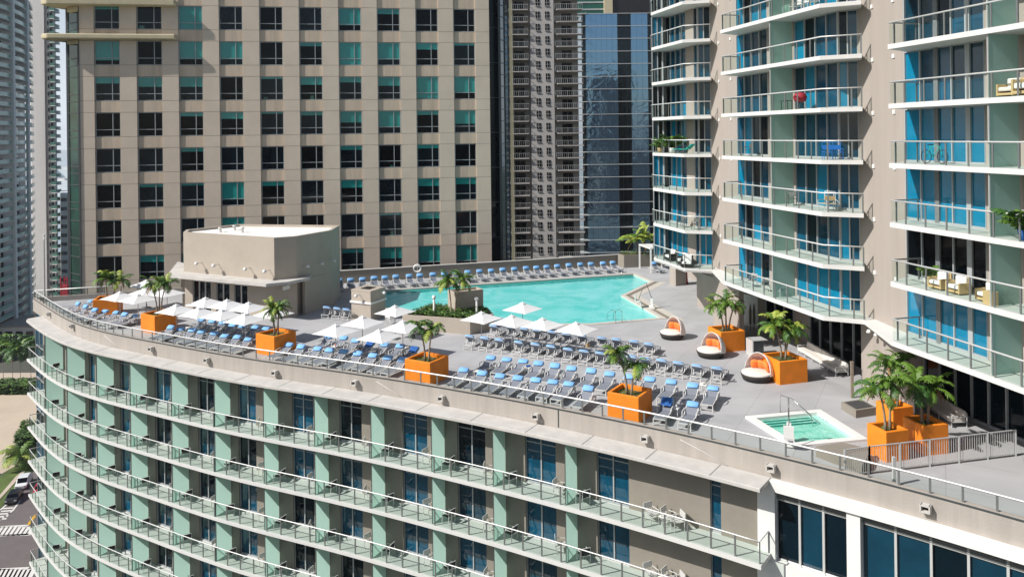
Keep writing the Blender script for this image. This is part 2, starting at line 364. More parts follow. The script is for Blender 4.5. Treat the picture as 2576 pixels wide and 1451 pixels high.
# road markings
k=MB()
def stripe(a,b,w): # a,b zoom coords, ground bar
    a=P(*Z(*a),GZ+.1);b=P(*Z(*b),GZ+.1);d=(b-a);n=Vector((-d.y,d.x,0)).normalized()*w/2;k.add([a-n,a+n,b+n,b-n],[(0,1,2,3)])
for y0,y1 in ((1150,1203),(1403,1470)):
    stripe((-80,y0+4),(172,y0-8),.45);stripe((-80,y1+4),(172,y1-8),.45)
    for i in range(-3,8): stripe((i*26-20,y1),(i*26+16,y0),.85)
stripe((-40,1140),(75,1055),.3);stripe((75,1055),(122,992),.3)
for i in range(5): stripe((-30+i*12,1110-i*17),(40+i*10,1102-i*16),.5)
stripe((0,1052),(50,1008),.3)
structure(k,'crosswalk_markings',M['paint'])
k=MB();stripe((168,1140),(212,1078),.45);structure(k,'yellow_kerb_line',M['paint2'])
# ------------------------------------------------------------------ leaves
def frond(mb,base,az,el,L,droop,mi,n=13,w=.27,jag=.25):
    d=Vector((math.cos(az),math.sin(az),0));p=Vector(base);e=el;pts=[p.copy()];st=L/n
    for i in range(n):
        p=p+(d*math.cos(e)+Vector((0,0,math.sin(e))))*st;e-=droop/n*(.5+1.0*i/n);pts.append(p.copy())
    side=Vector((-d.y,d.x,0))
    mb.tube([pts[0],pts[n//2],pts[-1]],[.016,.012,.005],3,mi)
    for i in range(1,n+1):
        t=i/n;l=w*L*(math.sin(math.pi*min(1,t*.86+.12))**.6)*(1+random.uniform(-jag,jag));q=pts[i];fw=(pts[i]-pts[i-1]).normalized()
        for sg in (-1,1):
            tip=q+side*sg*l*.82+fw*l*.42+Vector((0,0,-l*random.uniform(.25,.75)));ww=fw*st*.42
            mid=(q+tip)/2+Vector((0,0,l*.10))
            mb.add([q-ww,q+ww,mid+ww*1.1,tip,mid-ww*1.1],[(0,1,2,4),(4,2,3)],mi)
def make_palm(name,label,loc,trunks,L=1.25,nf=15,group=None,cat='palm tree',mix=(0,0,1,1,0,2),rise=0,dens=13,droop=1.9):
    "trunks: list of (dx,dy,height,lean_x,lean_y)"
    t=thing(name,label,cat,loc,0,group)
    for dx,dy,h,lx,ly in trunks:
        m=MB();pts=[Vector((dx+lx*s*s,dy+ly*s*s,h*s)) for s in (0,.2,.4,.6,.8,.95,1)]
        m.tube(pts,[.10,.065,.055,.05,.05,.07,.05],7);m.build('trunk',M['trunk'],t,world=False)
        c=MB();top=pts[-1]
        for i in range(nf):
            az=i*2.399+random.uniform(-.3,.3);el=R(random.choice((75,55,40,25,10,-8)))+rise
            frond(c,top,az,el,L*random.uniform(.8,1.12),droop*random.uniform(.75,1.2),random.choice(mix),n=dens)
        for q in range(2): frond(c,top,random.uniform(0,6.3),R(-35),L*.75,1.1,3,n=8,w=.16)
        c.build('crown',[M['leafA'],M['leafB'],M['leafC'],M['leafD']],t,world=False)
    return t
def leafmass(mb,inside,z0,z1,n,s=.12,mi=(0,0,1)):
    for _ in range(n):
        p=inside();z=random.uniform(z0,z1);a=random.uniform(0,6.3);b=random.uniform(-.9,.9)
        u=Vector((math.cos(a),math.sin(a),b*.5))*s*random.uniform(.6,1.4);w=Vector((-math.sin(a),math.cos(a),random.uniform(-.5,.8)))*s*random.uniform(.5,1)
        c=Vector((p[0],p[1],z));mb.add([c-u,c-w*.6,c+u,c+w*.6],[(0,1,2,3)],random.choice(mi))
# ------------------------------------------------------------------ hotel building with the pool deck on top
HB=thing('hotel_building','curved hotel block in the foreground with mint glass balcony dividers below the pool deck','hotel',(-20,60,GZ))
S_END=find_s(1913,1.6,-.6)
m=MB();ribbon(m,0,SMAX,-.18,.12,-.8,.45);m.build('parapet',M['parapet'],HB)
m=MB();ribbon(m,0,SMAX,.121,.135,.36,.44);m.build('drip_joint',M['framed'],HB)
S0=find_s(66,1.6,-.6)
m=MB();ribbon(m,S0,S_END,.125,1.6,-.82,-.62)
a=cpt(S0,1.6);b=cpt(S0,.1);m.prism([a,a+Vector((-.25,.6)),b+Vector((-.3,.9)),b],-.82,-.62)
m.build('eave',M['eave'],HB,bevel=.03)
polyrail(HB,crange(0,SMAX,0,.5),.45,h=.66,spacing=1.2,name='deck_railing',rr=.05)
for u in (190,262,345,430,520,615,718,830,945,1068,1200,1338,1480,1640,1800):
    s=find_s(u,.8,-.6);m=MB()
    a,b=cpt(s,.15),cpt(s,1.6);m.bar((a.x,a.y,-.617),(b.x,b.y,-.617),.035,.008);m.build('joint',M['post'],HB)
for u0,u1 in ((262,300),(948,1010),(1710,1830)):
    a=cpt(find_s(u0,.12,.1),.14);b=cpt(find_s(u1,.12,-.5),.14);m=MB();m.tube([(a.x,a.y,.15),((a.x+b.x)/2,(a.y+b.y)/2,-.2),(b.x,b.y,-.6)],.011,5);m.build('conduit',M['white'],HB)
s=find_s(1403,.1,0);a,b=cpt(s,.128),cpt(s+.08,.128);m=MB();m.add([(a.x,a.y,-.6),(b.x,b.y,-.6),(b.x,b.y,.36),(a.x,a.y,.36)],[(0,1,2,3)]);m.build('movement_joint',M['framed'],HB)
# expansion joints / scuppers
for u,v in [(121.5,789),(179.7,819),(379,876),(519,904),(690.6,935.6),(892,960.6),(1108.5,999.4),(1348,1044.5),(1622,1100),(1940,1173),(2330,1273.5)]:
    s=find_s(u,.3,-.2);p=cpt(s,.12);q=cpt(s,1);d=(q-p).normalized();a=math.atan2(d.y,d.x)+math.pi/2
    zz=H-(v-CY+.012*(u-CX))*p.y/FO
    m=MB();t=Vector((-d.y,d.x))
    c=p+d*.16
    for sg in (-1,1): m.box((c.x+t.x*sg*.17,c.y+t.y*sg*.17,zz),(.06,.32,.3),a)
    m.box((c.x,c.y,zz-.13),(.34,.32,.06),a);m.box((c.x,c.y,zz+.12),(.34,.30,.06),a)
    c2=p+d*.02;m.box((c2.x,c2.y,zz),(.28,.03,.2),a,1)
    m.build('scupper',[M['eave'],M['black']],HB)
def place(mb_fn,s,off): pass
LV=[-4.1-3.05*k for k in range(9)]
WIN=[(83,108),(223,238),(301,325),(388,428),(497,540),(599,644),(734,788),(853,910),(1012,1075),(1150,1220),(1321,1398),(1502,1582),(1786,1813)]
PART=[110,165,240,325,428,537,661,789,931,1083,1239,1420]
FO_=.05;zr=-2.4
WS=[(find_s(a,FO_,zr),find_s(b,FO_,zr)) for a,b in WIN]
PS=[find_s(a,1.5,zr) for a in PART]
S_WE=find_s(1908,.1,zr)
m=MB();ed=[0]+[x for w in WS for x in w]+[S_WE]
for i in range(0,len(ed),2):
    if ed[i+1]-ed[i]>.05: ribbon(m,ed[i],ed[i+1],-.25,FO_,GZ,-.8)
m.build('wall',M['wallgrey'],HB)
m=MB();ribbon(m,0,S_WE,-.6,-.5,GZ,-.8);m.build('inner_wall',M['black'],HB)
for k,z in enumerate(LV):
    zt=-.82 if k==0 else LV[k-1]-.2
    m=MB();ribbon(m,S0,S_END,-.3,1.6,z-.2,z);m.build('balcony_slab',M['slab'],HB)
    m=MB();ribbon(m,S0+.05,S_END-.05,FO_,1.55,z+.002,z+.006);m.build('balcony_floor',M['bfloor'],HB)
    e0=cpt(S0+.1,.2);e1=cpt(S_END-.1,.1)
    polyrail(HB,[e0]+crange(S0+.1,S_END-.1,1.5,.6)+[e1],z,h=1.0,spacing=1.17,name='balcony_railing')
    for i,(a,b) in enumerate(WS):
        if k>7: continue
        f=MB();c=(a+b)/2
        pa,pb,pc=cpt(a,-.1),cpt(b,-.1),cpt(c,-.1)
        for p in (pa,pb,pc):
            if b-a<1.2 and p is pc: continue
            f.box((p.x,p.y,(z+zt)/2),(.07,.1,zt-z),math.atan2((pb-pa).y,(pb-pa).x))
        zz=zt-(zt-z)*.30;f.bar((pa.x,pa.y,zz),(pb.x,pb.y,zz),.06,.05);f.bar((pa.x,pa.y,z+.05),(pb.x,pb.y,z+.05),.08,.08)
        fr=f.build('window',M['frame'],HB)
        qa,qb=cpt(a,-.13),cpt(b,-.13);gl=random.choices(['g_navy','g_dark','g_sea'],[6,3,5])[0]
        g=MB();n=14
        for h,(za,zb) in enumerate(((z,zt),)):
            pts=[];nn=Vector(((qb-qa).y,-(qb-qa).x)).normalized()
            for j in range(n+1):
                p=qa+(qb-qa)*j/n+nn*(.012 if j%2 else 0);pts.append(p)
            g.strip([(p.x,p.y,za) for p in pts],[(p.x,p.y,zb) for p in pts],0,True)
        g.build('pane',M[gl],fr)
    for s in PS:
        p0,p1=cpt(s,FO_+.01),cpt(s,1.42);m=MB();m.add([(p0.x,p0.y,z),(p1.x,p1.y,z),(p1.x,p1.y,zt),(p0.x,p0.y,zt)],[(0,1,2,3)])
        if k<8:
            pr=m.build('divider',M['frost'],HB)
            f=MB();f.box((p1.x,p1.y,(z+zt)/2),(.05,.05,zt-z));f.build('divider_post',M['post'],pr)
# right-hand, flush facade with louvres
m=MB();ribbon(m,S_END-.25,SMAX,.10,.42,-1.15,-.66);ribbon(m,S_WE,SMAX,-.1,.30,-5.4,-4.45);ribbon(m,S_WE,SMAX,-.1,.30,-12,-8.6);m.build('fascia',M['white'],HB)
cols=[(1908,1949),(2131,2166),(2640,2680)]
CS=[(find_s(a,.25,-2.5),find_s(b,.25,-2.5)) for a,b in cols];CS=[(a-.02,b) for a,b in CS]
for a,b in CS: m=MB();ribbon(m,a,b,-.3,.28,-12,-1.151);m.build('column',M['white'],HB)
def curtain(s0,s1,n,z0,z1,lou,cl):
    m=MB();ribbon(m,s0,s1,-.06,.0,z1,lou)
    for i in range(6): zz=z1+(lou-z1)*(i+.5)/6;m2=.03;ribbon(m,s0,s1,.0,.05,zz-.02,zz+.02)
    m.build('louvre',M['post'],HB)
    f=MB()
    for i in range(n+1):
        p=cpt(s0+(s1-s0)*i/n,-.02);q=cpt(s0+(s1-s0)*i/n,1);d=q-p;f.box((p.x,p.y,(z0+lou)/2),(.10,.14,lou-z0),math.atan2(d.y,d.x)+math.pi/2)
    A=crange(s0,s1,-.02);f.tube([(p.x,p.y,z0+.05) for p in A],.06,4);f.tube([(p.x,p.y,z1-.02) for p in A],.05,4)
    fr=f.build('window',M['metal'],HB)
    for i in range(n):
        g=MB();ribbon(g,s0+(s1-s0)*i/n+.05,s0+(s1-s0)*(i+1)/n-.05,-.12,-.08,z0,z1);g.build('pane',M[cl[i%len(cl)]],fr)
curtain(CS[0][1],CS[1][0],3,-4.45,-1.6,-1.15,['g_dark','g_sea','g_dark'])
curtain(CS[1][1],CS[2][0],5,-4.45,-1.6,-1.15,['g_sea','g_sea','g_dark'])
curtain(CS[0][1],CS[1][0],3,-8.6,-5.9,-5.4,['g_dark','g_sea','g_dark'])
curtain(CS[1][1],CS[2][0],5,-8.6,-5.9,-5.4,['g_sea','g_dark','g_sea'])
# ------------------------------------------------------------------ pool deck
POOL=[V2(P(*q,-.1)) for q in [(905,738),(1288,712.6),(1592.5,692),(1635.8,711),(1562.6,746),(1660.8,802.5),(1488,817),(1330,818),(1236,812)]]+[Vector(q) for q in [(-2.2,64.7),(-7.1,66.1),(-9.0,68.5),(-11.7,70.4)]]
SPA=[V2(P(*q,.1)) for q in [(1876,1047),(2063,1030),(2182,1104),(1995,1122)]]
SPAI=offset_poly(SPA,-.38)
BW=[Vector((-46.15,74.61)),Vector((-33.5,78.7)),Vector((-19.2,82.2)),Vector((-.17,87.5)),Vector((12.52,91.4)),Vector((40,99.5))]
outer=[cpt(i*1.0,0) for i in range(int(SMAX)+1)]+[Vector((45,30))]+BW[::-1]
structure(sheet(outer,[POOL,SPAI],0),'pool_deck',M['deck'])
def ring(poly,d,z0,z1,name,m,inner_drop=.3):
    o=offset_poly(poly,d);n=len(poly);mb=MB()
    vs=[(p.x,p.y,z1) for p in poly]+[(p.x,p.y,z1) for p in o]+[(p.x,p.y,z0) for p in o]+[(p.x,p.y,z1-inner_drop) for p in poly]
    fs=[]
    for i in range(n):
        j=(i+1)%n;fs+=[(i,j,n+j,n+i),(n+i,n+j,2*n+j,2*n+i),(j,i,3*n+i,3*n+j)]
    mb.add(vs,fs);return structure(mb,name,m)
ring(POOL,.42,0,.04,'pool_coping',M['coping'])
n=len(POOL);tb=[offset_poly(POOL,.02)[i] for i in range(n)]
mb=MB()
for a,b in ((3,4),(4,5)):
    A=offset_poly(POOL,.42);B=offset_poly(POOL,.85);mb.add([(A[a].x,A[a].y,.012),(A[b].x,A[b].y,.012),(B[b].x,B[b].y,.012),(B[a].x,B[a].y,.012)],[(0,1,2,3)])
    C=offset_poly(POOL,1.6);mb.add([(B[a].x,B[a].y,.010),(B[b].x,B[b].y,.010),(C[b].x,C[b].y,.010),(C[a].x,C[a].y,.010)],[(0,1,2,3)],1)
mb.build('tile_border',[M['tileband'],M['coping']])['kind']='structure'
structure(sheet(offset_poly(POOL,.01),[],-.12),'pool_water',watermat('pool_water_main','#52cfc8','#8ce1df'))
mb=MB();A=offset_poly(POOL,-.01)
mb.add([(p.x,p.y,-.119) for p in (A[0],A[1],A[2])]+[(p.x,p.y-1.5,-.119) for p in (A[0],A[1],A[2])],[(0,1,4,3),(1,2,5,4)])
structure(mb,'pool_wall_shadow',M['g_teal'] if 0 else mat('wall_shadow_tint','#119d97',.08,noise=(1,.1)))  # strip of water painted darker for the back wall's shadow
ring(SPAI,.40,0,.12,'spa_coping',M['white'],.35)
structure(sheet(offset_poly(SPAI,.01),[],-.06),'spa_water',M['spa'])
# spa steps seen through the water: pale ledges along the far side
mb=MB()
a,b,c,d=[SPAI[i] for i in range(4)]
for i in range(3):
    t0=.03+i*.10;t1=t0+.055
    q=[a.lerp(d,t0),b.lerp(c,t0),b.lerp(c,t1),a.lerp(d,t1)];mb.add([(p.x,p.y,-.055) for p in q],[(0,1,2,3)])
q=[b.lerp(a,.02),b.lerp(a,.17),c.lerp(d,.17),c.lerp(d,.02)];mb.add([(p.x,p.y,-.052) for p in q],[(0,1,2,3)],1)
mb.build('spa_steps',[mat('spa_step_edge','#1c6f62',.2),mat('spa_bench','#9fdbca',.2)])['kind']='structure'
# back wall of the deck
wt=thing('deck_wall','grey rendered wall behind the row of loungers at the back of the pool','wall',(-.2,87.5,0))
m=MB()
for a,b in ((BW[1],BW[2]),(BW[2],BW[3]),(BW[3],BW[4]),(BW[4],BW[5])): m.seg(a,b,-.3,0,0,1.3)
m.build('wall',M['wallgrey'],wt)
m=MB()
for a,b in ((BW[1],BW[2]),(BW[2],BW[3]),(BW[3],BW[4]),(BW[4],BW[5])): m.seg(a,b,-.36,.05,1.3,1.36)
m.build('cap',M['eave'],wt)
m=MB()
for a,b in ((BW[0],BW[1]),(BW[1],BW[2]),(BW[2],BW[3]),(BW[3],BW[4]),(BW[4],BW[5])): m.seg(a,b,-.6,-.4,-14,0)
m.build('lower_wall',M['wallgrey'],wt)
lt=thing('glass_railing','low glass railing on a kerb at the far left corner of the deck','railing',(BW[0].x,BW[0].y,0))
m=MB();m.seg(BW[0],BW[1],-.2,.1,-1.5,.45);m.build('kerb',M['parapet'],lt)
polyrail(lt,[BW[0],BW[0].lerp(BW[1],.5),BW[1]],.45,h=.66,spacing=1.5,rr=.05)
# ------------------------------------------------------------------ pool house
PHL,PHF,PHK,PHR=[V2(P(*q,6.97)) for q in [(461,584.2),(689.3,598.3),(746,594.2),(833.5,579.2)]]
PHB1=V2(P(469,577.5,6.97));PHB=Vector((-27.4,77.5));PHR2=Vector((-16.9,75.5))
PH=thing('pool_house','beige two-storey pool house with flat white roof and canopy on the deck','pool house',(PHF.x,PHF.y,0))
poly=[PHF,PHK,PHR,PHR2,PHB,PHB1,PHL]
m=MB();m.prism(poly,3.1,6.75)
inn=offset_poly(poly,-.3)
n=len(poly);m.add([(p.x,p.y,6.97) for p in poly]+[(p.x,p.y,6.97) for p in inn]+[(p.x,p.y,6.75) for p in poly]+[(p.x,p.y,6.75) for p in inn],[f for i in range(n) for f in ((i,(i+1)%n,n+(i+1)%n,n+i),(i,(i+1)%n,2*n+(i+1)%n,2*n+i),(n+i,n+(i+1)%n,3*n+(i+1)%n,3*n+i))])
m.build('upper_wall',M['stucco'],PH)
m=MB();m.add([(p.x,p.y,6.76) for p in inn],[tuple(range(len(inn)))]);m.build('roof',mat('white_roof_membrane','#efebe4',.7,noise=(.6,.06)),PH)
for x,y in ((.3,.35),(.5,.6),(.7,.45)):
    q=PHL.lerp(PHF,x).lerp(PHB,y);m=MB();m.lathe([(.12,0),(.12,.35),(.2,.36),(.2,.45),(0,.5)],10,(q.x,q.y,6.77));m.build('roof_vent',M['metal'],PH)
# lower storey with openings along the front
m=MB();dF=(PHL-PHF);LF=dF.length;dF/=LF
def ft(u): return (on_line(u,PHF,PHL,760)-PHF).dot(dF)
ow=[(577,582+17),(607,619),(542+.5,560)]
wins=sorted([(ft(622.5),ft(588.5)),(ft(577.5),ft(543.5)),(ft(530.5),ft(485))])
e=[0]+[x for w in wins for x in w]+[LF]
for i in range(0,len(e),2): m.seg(PHF+dF*e[i+1],PHF+dF*e[i],-.3,0,0,3.1)
for a,b in wins: m.seg(PHF+dF*b,PHF+dF*a,-.3,0,2.65,3.1)
low=[PHF,PHK,PHR,PHR2,PHB,PHB1,PHL]
m.seg(PHF,PHK,-.3,0,0,3.1)
r1=PHK+Vector((.5,.7));m.seg(r1,PHR,-.3,0,0,3.1);m.seg(PHR,PHR2,-.3,0,0,3.1)
inn2=offset_poly(low,-.6);m.prism(inn2,0,3.0)
m.build('lower_wall',M['stucco'],PH)
for wi,(a,b) in enumerate(wins):
    f=MB();nn=Vector((dF.y,-dF.x))*-1;n_=[2,2,3][wi]
    nn=Vector((-dF.y,dF.x)) if Vector((-dF.y,dF.x)).dot(Vector((0,-1)))>0 else Vector((dF.y,-dF.x))
    for i in range(n_+1): p=PHF+dF*(a+(b-a)*i/n_)-nn*.12;f.box((p.x,p.y,1.32),(.09,.1,2.65),math.atan2(dF.y,dF.x))
    p=PHF+dF*a-nn*.12;q=PHF+dF*b-nn*.12;f.bar((p.x,p.y,2.62),(q.x,q.y,2.62),.1,.08)
    fr=f.build('window',M['metal'],PH);g=MB();p=PHF+dF*a-nn*.18;q=PHF+dF*b-nn*.18;g.add([(p.x,p.y,0),(q.x,q.y,0),(q.x,q.y,2.65),(p.x,p.y,2.65)],[(0,1,2,3)]);g.build('pane',M['g_dark'],fr)
cn=[V2(P(*q,3.35)) for q in [(421,691),(669.3,714),(779.3,697.5)]]
cm=V2(P(725,708.5,3.35))
cpoly=[cn[0],cn[1],cm,cn[2],cn[2]+Vector((-.2,1.2)),PHK+Vector((.3,.8)),PHF+Vector((0,.4)),PHL+Vector((0,.3)),PHL+Vector((-.2,3.2)),V2(P(447,658,3.35))]
m=MB();m.prism(cpoly,3.1,3.35);m.build('canopy',M['eave'],PH)
m=MB();p=P(433+0,0,0)
c0=V2(P(461,760,0));m=MB();m.box((PHL.x+.0,PHL.y+.1,1.6),(.35,.35,3.2),.4);m.build('corner_post',M['stucco'],PH)
def floodlight(loc,d,label,s=1.,group=None):
    t=thing('wall_lamp',label,'lamp',loc,0,group);d=Vector(d).normalized();m=MB()
    m.tube([(0,0,0),d*.28*s,d*.5*s+Vector((0,0,.05))],.03*s,5);m.build('arm',M['metal'],t,world=False)
    m=MB();h=d*.58*s;m.lathe([(0,.12*s),(.09*s,.1*s),(.15*s,0),(.17*s,-.12*s),(0,-.10*s)],10,(h.x,h.y,.02));m.build('lamp_head',M['white'],t,world=False);return t
nF=Vector((dF.y,-dF.x));nF=nF if nF.y<0 else -nF
for i,(u,v) in enumerate([(508,660),(551,665),(630,674),(678.5,679.5)]):
    p=on_line(u,PHF,PHL,v);Dp=ray(u,v)[1];floodlight((p.x,p.y,H-Dp*p.y),(nF.x,nF.y,0),ORD[i]+' floodlight from the left on the sunlit wall of the pool house',1.1,'floodlights on the pool house')
dK=(PHR-PHK).normalized();nK=Vector((dK.y,-dK.x))
for i,(u,v) in enumerate([(764,669),(800,662),(830,655)]):
    p=on_line(u,PHK,PHR,v);Dp=ray(u,v)[1];floodlight((p.x,p.y,H-Dp*p.y),(nK.x,nK.y,0),ORD[i]+' floodlight from the left on the shaded wall of the pool house',.9,'floodlights on the pool house')
# small plate under the canopy
sgn=V2(P(705,720,2.6));t=thing('wall_plate','small pale notice plate under the pool house canopy','sign',(PHF.x+.95,PHF.y+.2,2.65))
m=MB();m.box((0,0,0),(.85,.04,.34),math.atan2(dK.y,dK.x));m.build('plate',M['white'],t,world=False)
# ------------------------------------------------------------------ pillar by the pool
q=[V2(P(*a,2.53)) for a in [(883.6,727.6),(931.9,732.6),(968.5,721)]];q4=q[0]+q[2]-q[1]
T=thing('masonry_pillar','square beige masonry pillar with a pale band beside the near left end of the pool','pillar',(q[1].x,q[1].y,0))
poly=[q[1],q[2],q4,q[0]]
m=MB();m.prism(poly,0,2.42);m.build('shaft',M['stucco'],T)
m=MB();m.prism(offset_poly(poly,.1),1.42,1.58);m.build('band',M['white'],T)
m=MB();ii=offset_poly(poly,-.55);m.prism(offset_poly(poly,.02),2.42,2.53);m.build('cap',M['stucco'],T)
m=MB();m.prism(ii,2.53,2.56);m.build('vent',M['black'],T)
dd=(q[0]-q[1]).normalized();nn=Vector((dd.y,-dd.x));nn=nn if nn.y<0 else -nn
p=q[1].lerp(q[0],.55);floodlight((p.x,p.y,2.15),(nn.x,nn.y,0),'floodlight on the sunlit face of the square pillar by the pool',.9)
dd=(q[2]-q[1]).normalized();p=q[1].lerp(q[2],.6);floodlight((p.x,p.y,2.2),(dd.y,-dd.x,0),'floodlight on the shaded face of the square pillar by the pool',.9)
# ------------------------------------------------------------------ raised planting bed in the pool
BED=[Vector(a) for a in [(-9.0,62.35),(-3.45,60.5),(-1.65,62.3),(-2.2,64.6),(-7.1,66.0)]]
T=thing('planting_bed','raised beige planting bed full of low shrubs at the near edge of the pool','planting bed',(-5,63.2,0))
m=MB();n=5;bi=offset_poly(BED,-.25);m.prism(BED,-.4,1.0,cap=False)
m.add([(p.x,p.y,1.18) for p in BED]+[(p.x,p.y,1.18) for p in bi]+[(p.x,p.y,1.0) for p in BED]+[(p.x,p.y,.8) for p in bi],[f for i in range(n) for f in ((i,(i+1)%n,n+(i+1)%n,n+i),(i,(i+1)%n,2*n+(i+1)%n,2*n+i),(n+i,n+(i+1)%n,3*n+(i+1)%n,3*n+i))])
m.build('wall',M['stucco'],T)
m=MB();m.add([(p.x,p.y,1.02) for p in bi],[tuple(range(5))]);m.build('soil',M['soil'],T)
def inbed():
    while 1:
        p=(random.uniform(-9,-1.6),random.uniform(60.4,66))
        if inpoly(p,bi):return p
sh=MB();leafmass(sh,inbed,1.05,1.45,4200,.13,(0,0,1));o=sh.build('low_shrubs',[M['hedge'],M['hedge2']]);o['kind']='stuff';tag(o,'low dark green shrubs filling the raised bed by the pool','shrubs')
fw=[Vector(a) for a in [(-4.78,63.3),(-2.55,64.4),(-3.1,65.5),(-5.5,64.4)]]
T=thing('feature_wall','grey-brown box wall standing in the pool behind the planting bed','wall',(-4.78,63.3,0))
m=MB();m.prism(fw,-.3,2.6);i_=offset_poly(fw,-.15);n=4
m.add([(p.x,p.y,2.76) for p in fw]+[(p.x,p.y,2.76) for p in i_]+[(p.x,p.y,2.6) for p in fw]+[(p.x,p.y,2.6) for p in i_],[f for i in range(n) for f in ((i,(i+1)%n,n+(i+1)%n,n+i),(i,(i+1)%n,2*n+(i+1)%n,2*n+i),(n+i,n+(i+1)%n,3*n+(i+1)%n,3*n+i))])
m.build('box',M['stucco'],T)
for nm,u,v,zb in (('left',1086.5,726+40,1.1),('right',1195,729+36,1.1)):
    p=P(1204 if nm=='right' else 1091,812 if nm=='right' else 801,0);p=Vector((-3.0,62.2,0)) if nm=='right' else Vector((-6.5,63.0,0))
    t=thing('bollard_light','white globe lamp on a short post in the shrubs, %s one of the bed'%nm,'lamp',(p.x,p.y,1.0),0,'globe lamps in the planting bed')
    m=MB();m.lathe([(.09,0),(.09,1.25),(.05,1.3)],8);m.build('post',M['white'],t,world=False)
    m=MB();m.lathe([(0,1.28),(.12,1.32),(.17,1.44),(.12,1.57),(0,1.6)],10);m.build('globe',M['canvas'],t,world=False)
make_palm('palm_tree','left palm of the pair with a tall bare trunk in the poolside shrub bed',(-5.05,62.3,1.0),[(0,0,2.95,-.25,.1)],L=1.35,nf=20,group='pair of palms in the planting bed',mix=(0,0,2,0,1))
make_palm('palm_tree','right palm of the pair with a leaning trunk in the poolside shrub bed',(-4.75,62.25,1.0),[(0,0,3.0,.55,.2)],L=1.25,nf=20,group='pair of palms in the planting bed',mix=(0,0,2,0,1))
# ------------------------------------------------------------------ orange planters and their palms
def planter(label,F,ang,side,h=1.42,group='orange box planters'):
    "F = near corner, ang = direction of the right-hand edge"
    e1=Vector((math.cos(R(ang)),math.sin(R(ang))));e2=Vector((-e1.y,e1.x));c=V2(F)+(e1+e2)*side/2
    t=thing('planter',label,'planter',(c.x,c.y,0),R(ang),group);s=side/2;w=.17
    m=MB()
    o=[(-s,-s),(s,-s),(s,s),(-s,s)];i=[(-s+w,-s+w),(s-w,-s+w),(s-w,s-w),(-s+w,s-w)]
    m.add([(x,y,0) for x,y in o]+[(x,y,h) for x,y in o]+[(x,y,h) for x,y in i]+[(x,y,h-.45) for x,y in i],[f for k in range(4) for f in ((k,(k+1)%4,4+(k+1)%4,4+k),(4+k,4+(k+1)%4,8+(k+1)%4,8+k),(8+k,8+(k+1)%4,12+(k+1)%4,12+k))])
    m.build('box',M['orange'],t,world=False,bevel=.03)
    m=MB();n=8
    g=[(-s+w+(2*s-2*w)*x/n,-s+w+(2*s-2*w)*y/n,h-.24+random.uniform(-.04,.05)) for y in range(n+1) for x in range(n+1)]
    m.add(g,[(y*(n+1)+x,y*(n+1)+x+1,(y+1)*(n+1)+x+1,(y+1)*(n+1)+x) for y in range(n) for x in range(n)],0,True)
    leafmass(m,lambda:(random.uniform(-s+w,s-w),random.uniform(-s+w,s-w)),h-.25,h-.12,90,.05,(1,))
    m.build('soil',[M['soil'],M['hedge2']],t,world=False);return c,h
def u2(u,v): return V2(P(u,v,1.42))
PL=[]
PL.append((planter('orange planter farthest left on the deck beside white parasols',u2(233,755),14,2.0),'first'))
PL.append((planter('orange planter with three slim palm trunks, second from the left',u2(388.9,795.5),56,2.0),'2'))
PL.append((planter('orange planter third from the left along the front railing, right of the cluster of parasols',u2(689.6,847.2),57,2.0),'3'))
PL.append((planter('orange planter at the front railing directly below the raised planting bed',u2(1081.9,913.3),59.5,2.0),'4'))
PL.append((planter('orange planter at the front railing left of the small square spa',u2(1606.3,1000.2),57,1.85),'5'))
PL.append((planter('orange planter behind the middle daybed near the white door',u2(1813.4,836.1),14,1.9),'6'))
PL.append((planter('orange planter beside the nearest daybed, in front of the long white sofa',u2(1960.6,910.2),15,2.0),'7'))
PL.append((planter('rear orange planter of the cluster of three by the spa',u2(2246.1,1027.3),14,1.25,1.42),'8'))
PL.append((planter('front left orange planter of the cluster of three by the spa',u2(2228.8,1087.3),15,1.28,1.42),'9'))
PL.append((planter('front right orange planter of the cluster of three by the spa',u2(2321.6,1071.7),11,1.4,1.42),'10'))
pc=[p[0][0] for p in PL]
def pp(i,label,trunks,**k): c=pc[i];return make_palm('palm_tree',label,(c.x,c.y,1.17),trunks,group='potted palms on the deck',**k)
pp(0,'small two-headed palm in the farthest left orange planter',[(-.1,0,2.0,-.1,0),(.35,.2,1.75,.65,.1)],L=1.45,nf=14,mix=(0,0,1,2))
pp(1,'palm with three slim trunks in the second orange planter from the left',[(-.15,0,2.5,-.45,0),(0,.1,2.7,-.05,0),(.15,0,2.6,.45,0)],L=1.15,nf=13)
pp(2,'palm with a bright yellow-green top in the third orange planter from the left',[(-.1,0,1.9,-.15,0),(.15,0,2.05,.05,.1)],L=1.15,nf=15,mix=(0,1,1,2,2))
pp(3,'thin palm with two drooping heads in the planter below the raised bed',[(-.1,0,2.2,-.35,0),(.15,0,2.0,.2,0)],L=1.15,nf=13,droop=2.4,mix=(0,1,1,1,0,2))
pp(4,'palm with two leaning trunks in the planter left of the spa',[(-.15,0,2.35,-.5,0),(.1,-.05,1.7,.3,0)],L=1.1,nf=16,mix=(0,1,1,0,2))
pp(5,'palm with spreading crown in the planter behind the middle daybed',[(-.2,0,1.95,-.45,0),(0,0,2.2,0,.1),(.2,0,1.9,.45,0)],L=1.25,nf=13)
pp(6,'palm in the planter beside the nearest daybed and long white sofa',[(-.15,0,2.25,-.4,0),(.1,0,2.0,.5,0),(.15,.15,2.1,.1,.1)],L=1.3,nf=13)
pp(7,'leafy palm in the rear planter of the three by the spa',[(-.1,0,2.2,-.15,.1),(.15,0,2.35,.2,0)],L=1.25,nf=15,mix=(0,0,1))
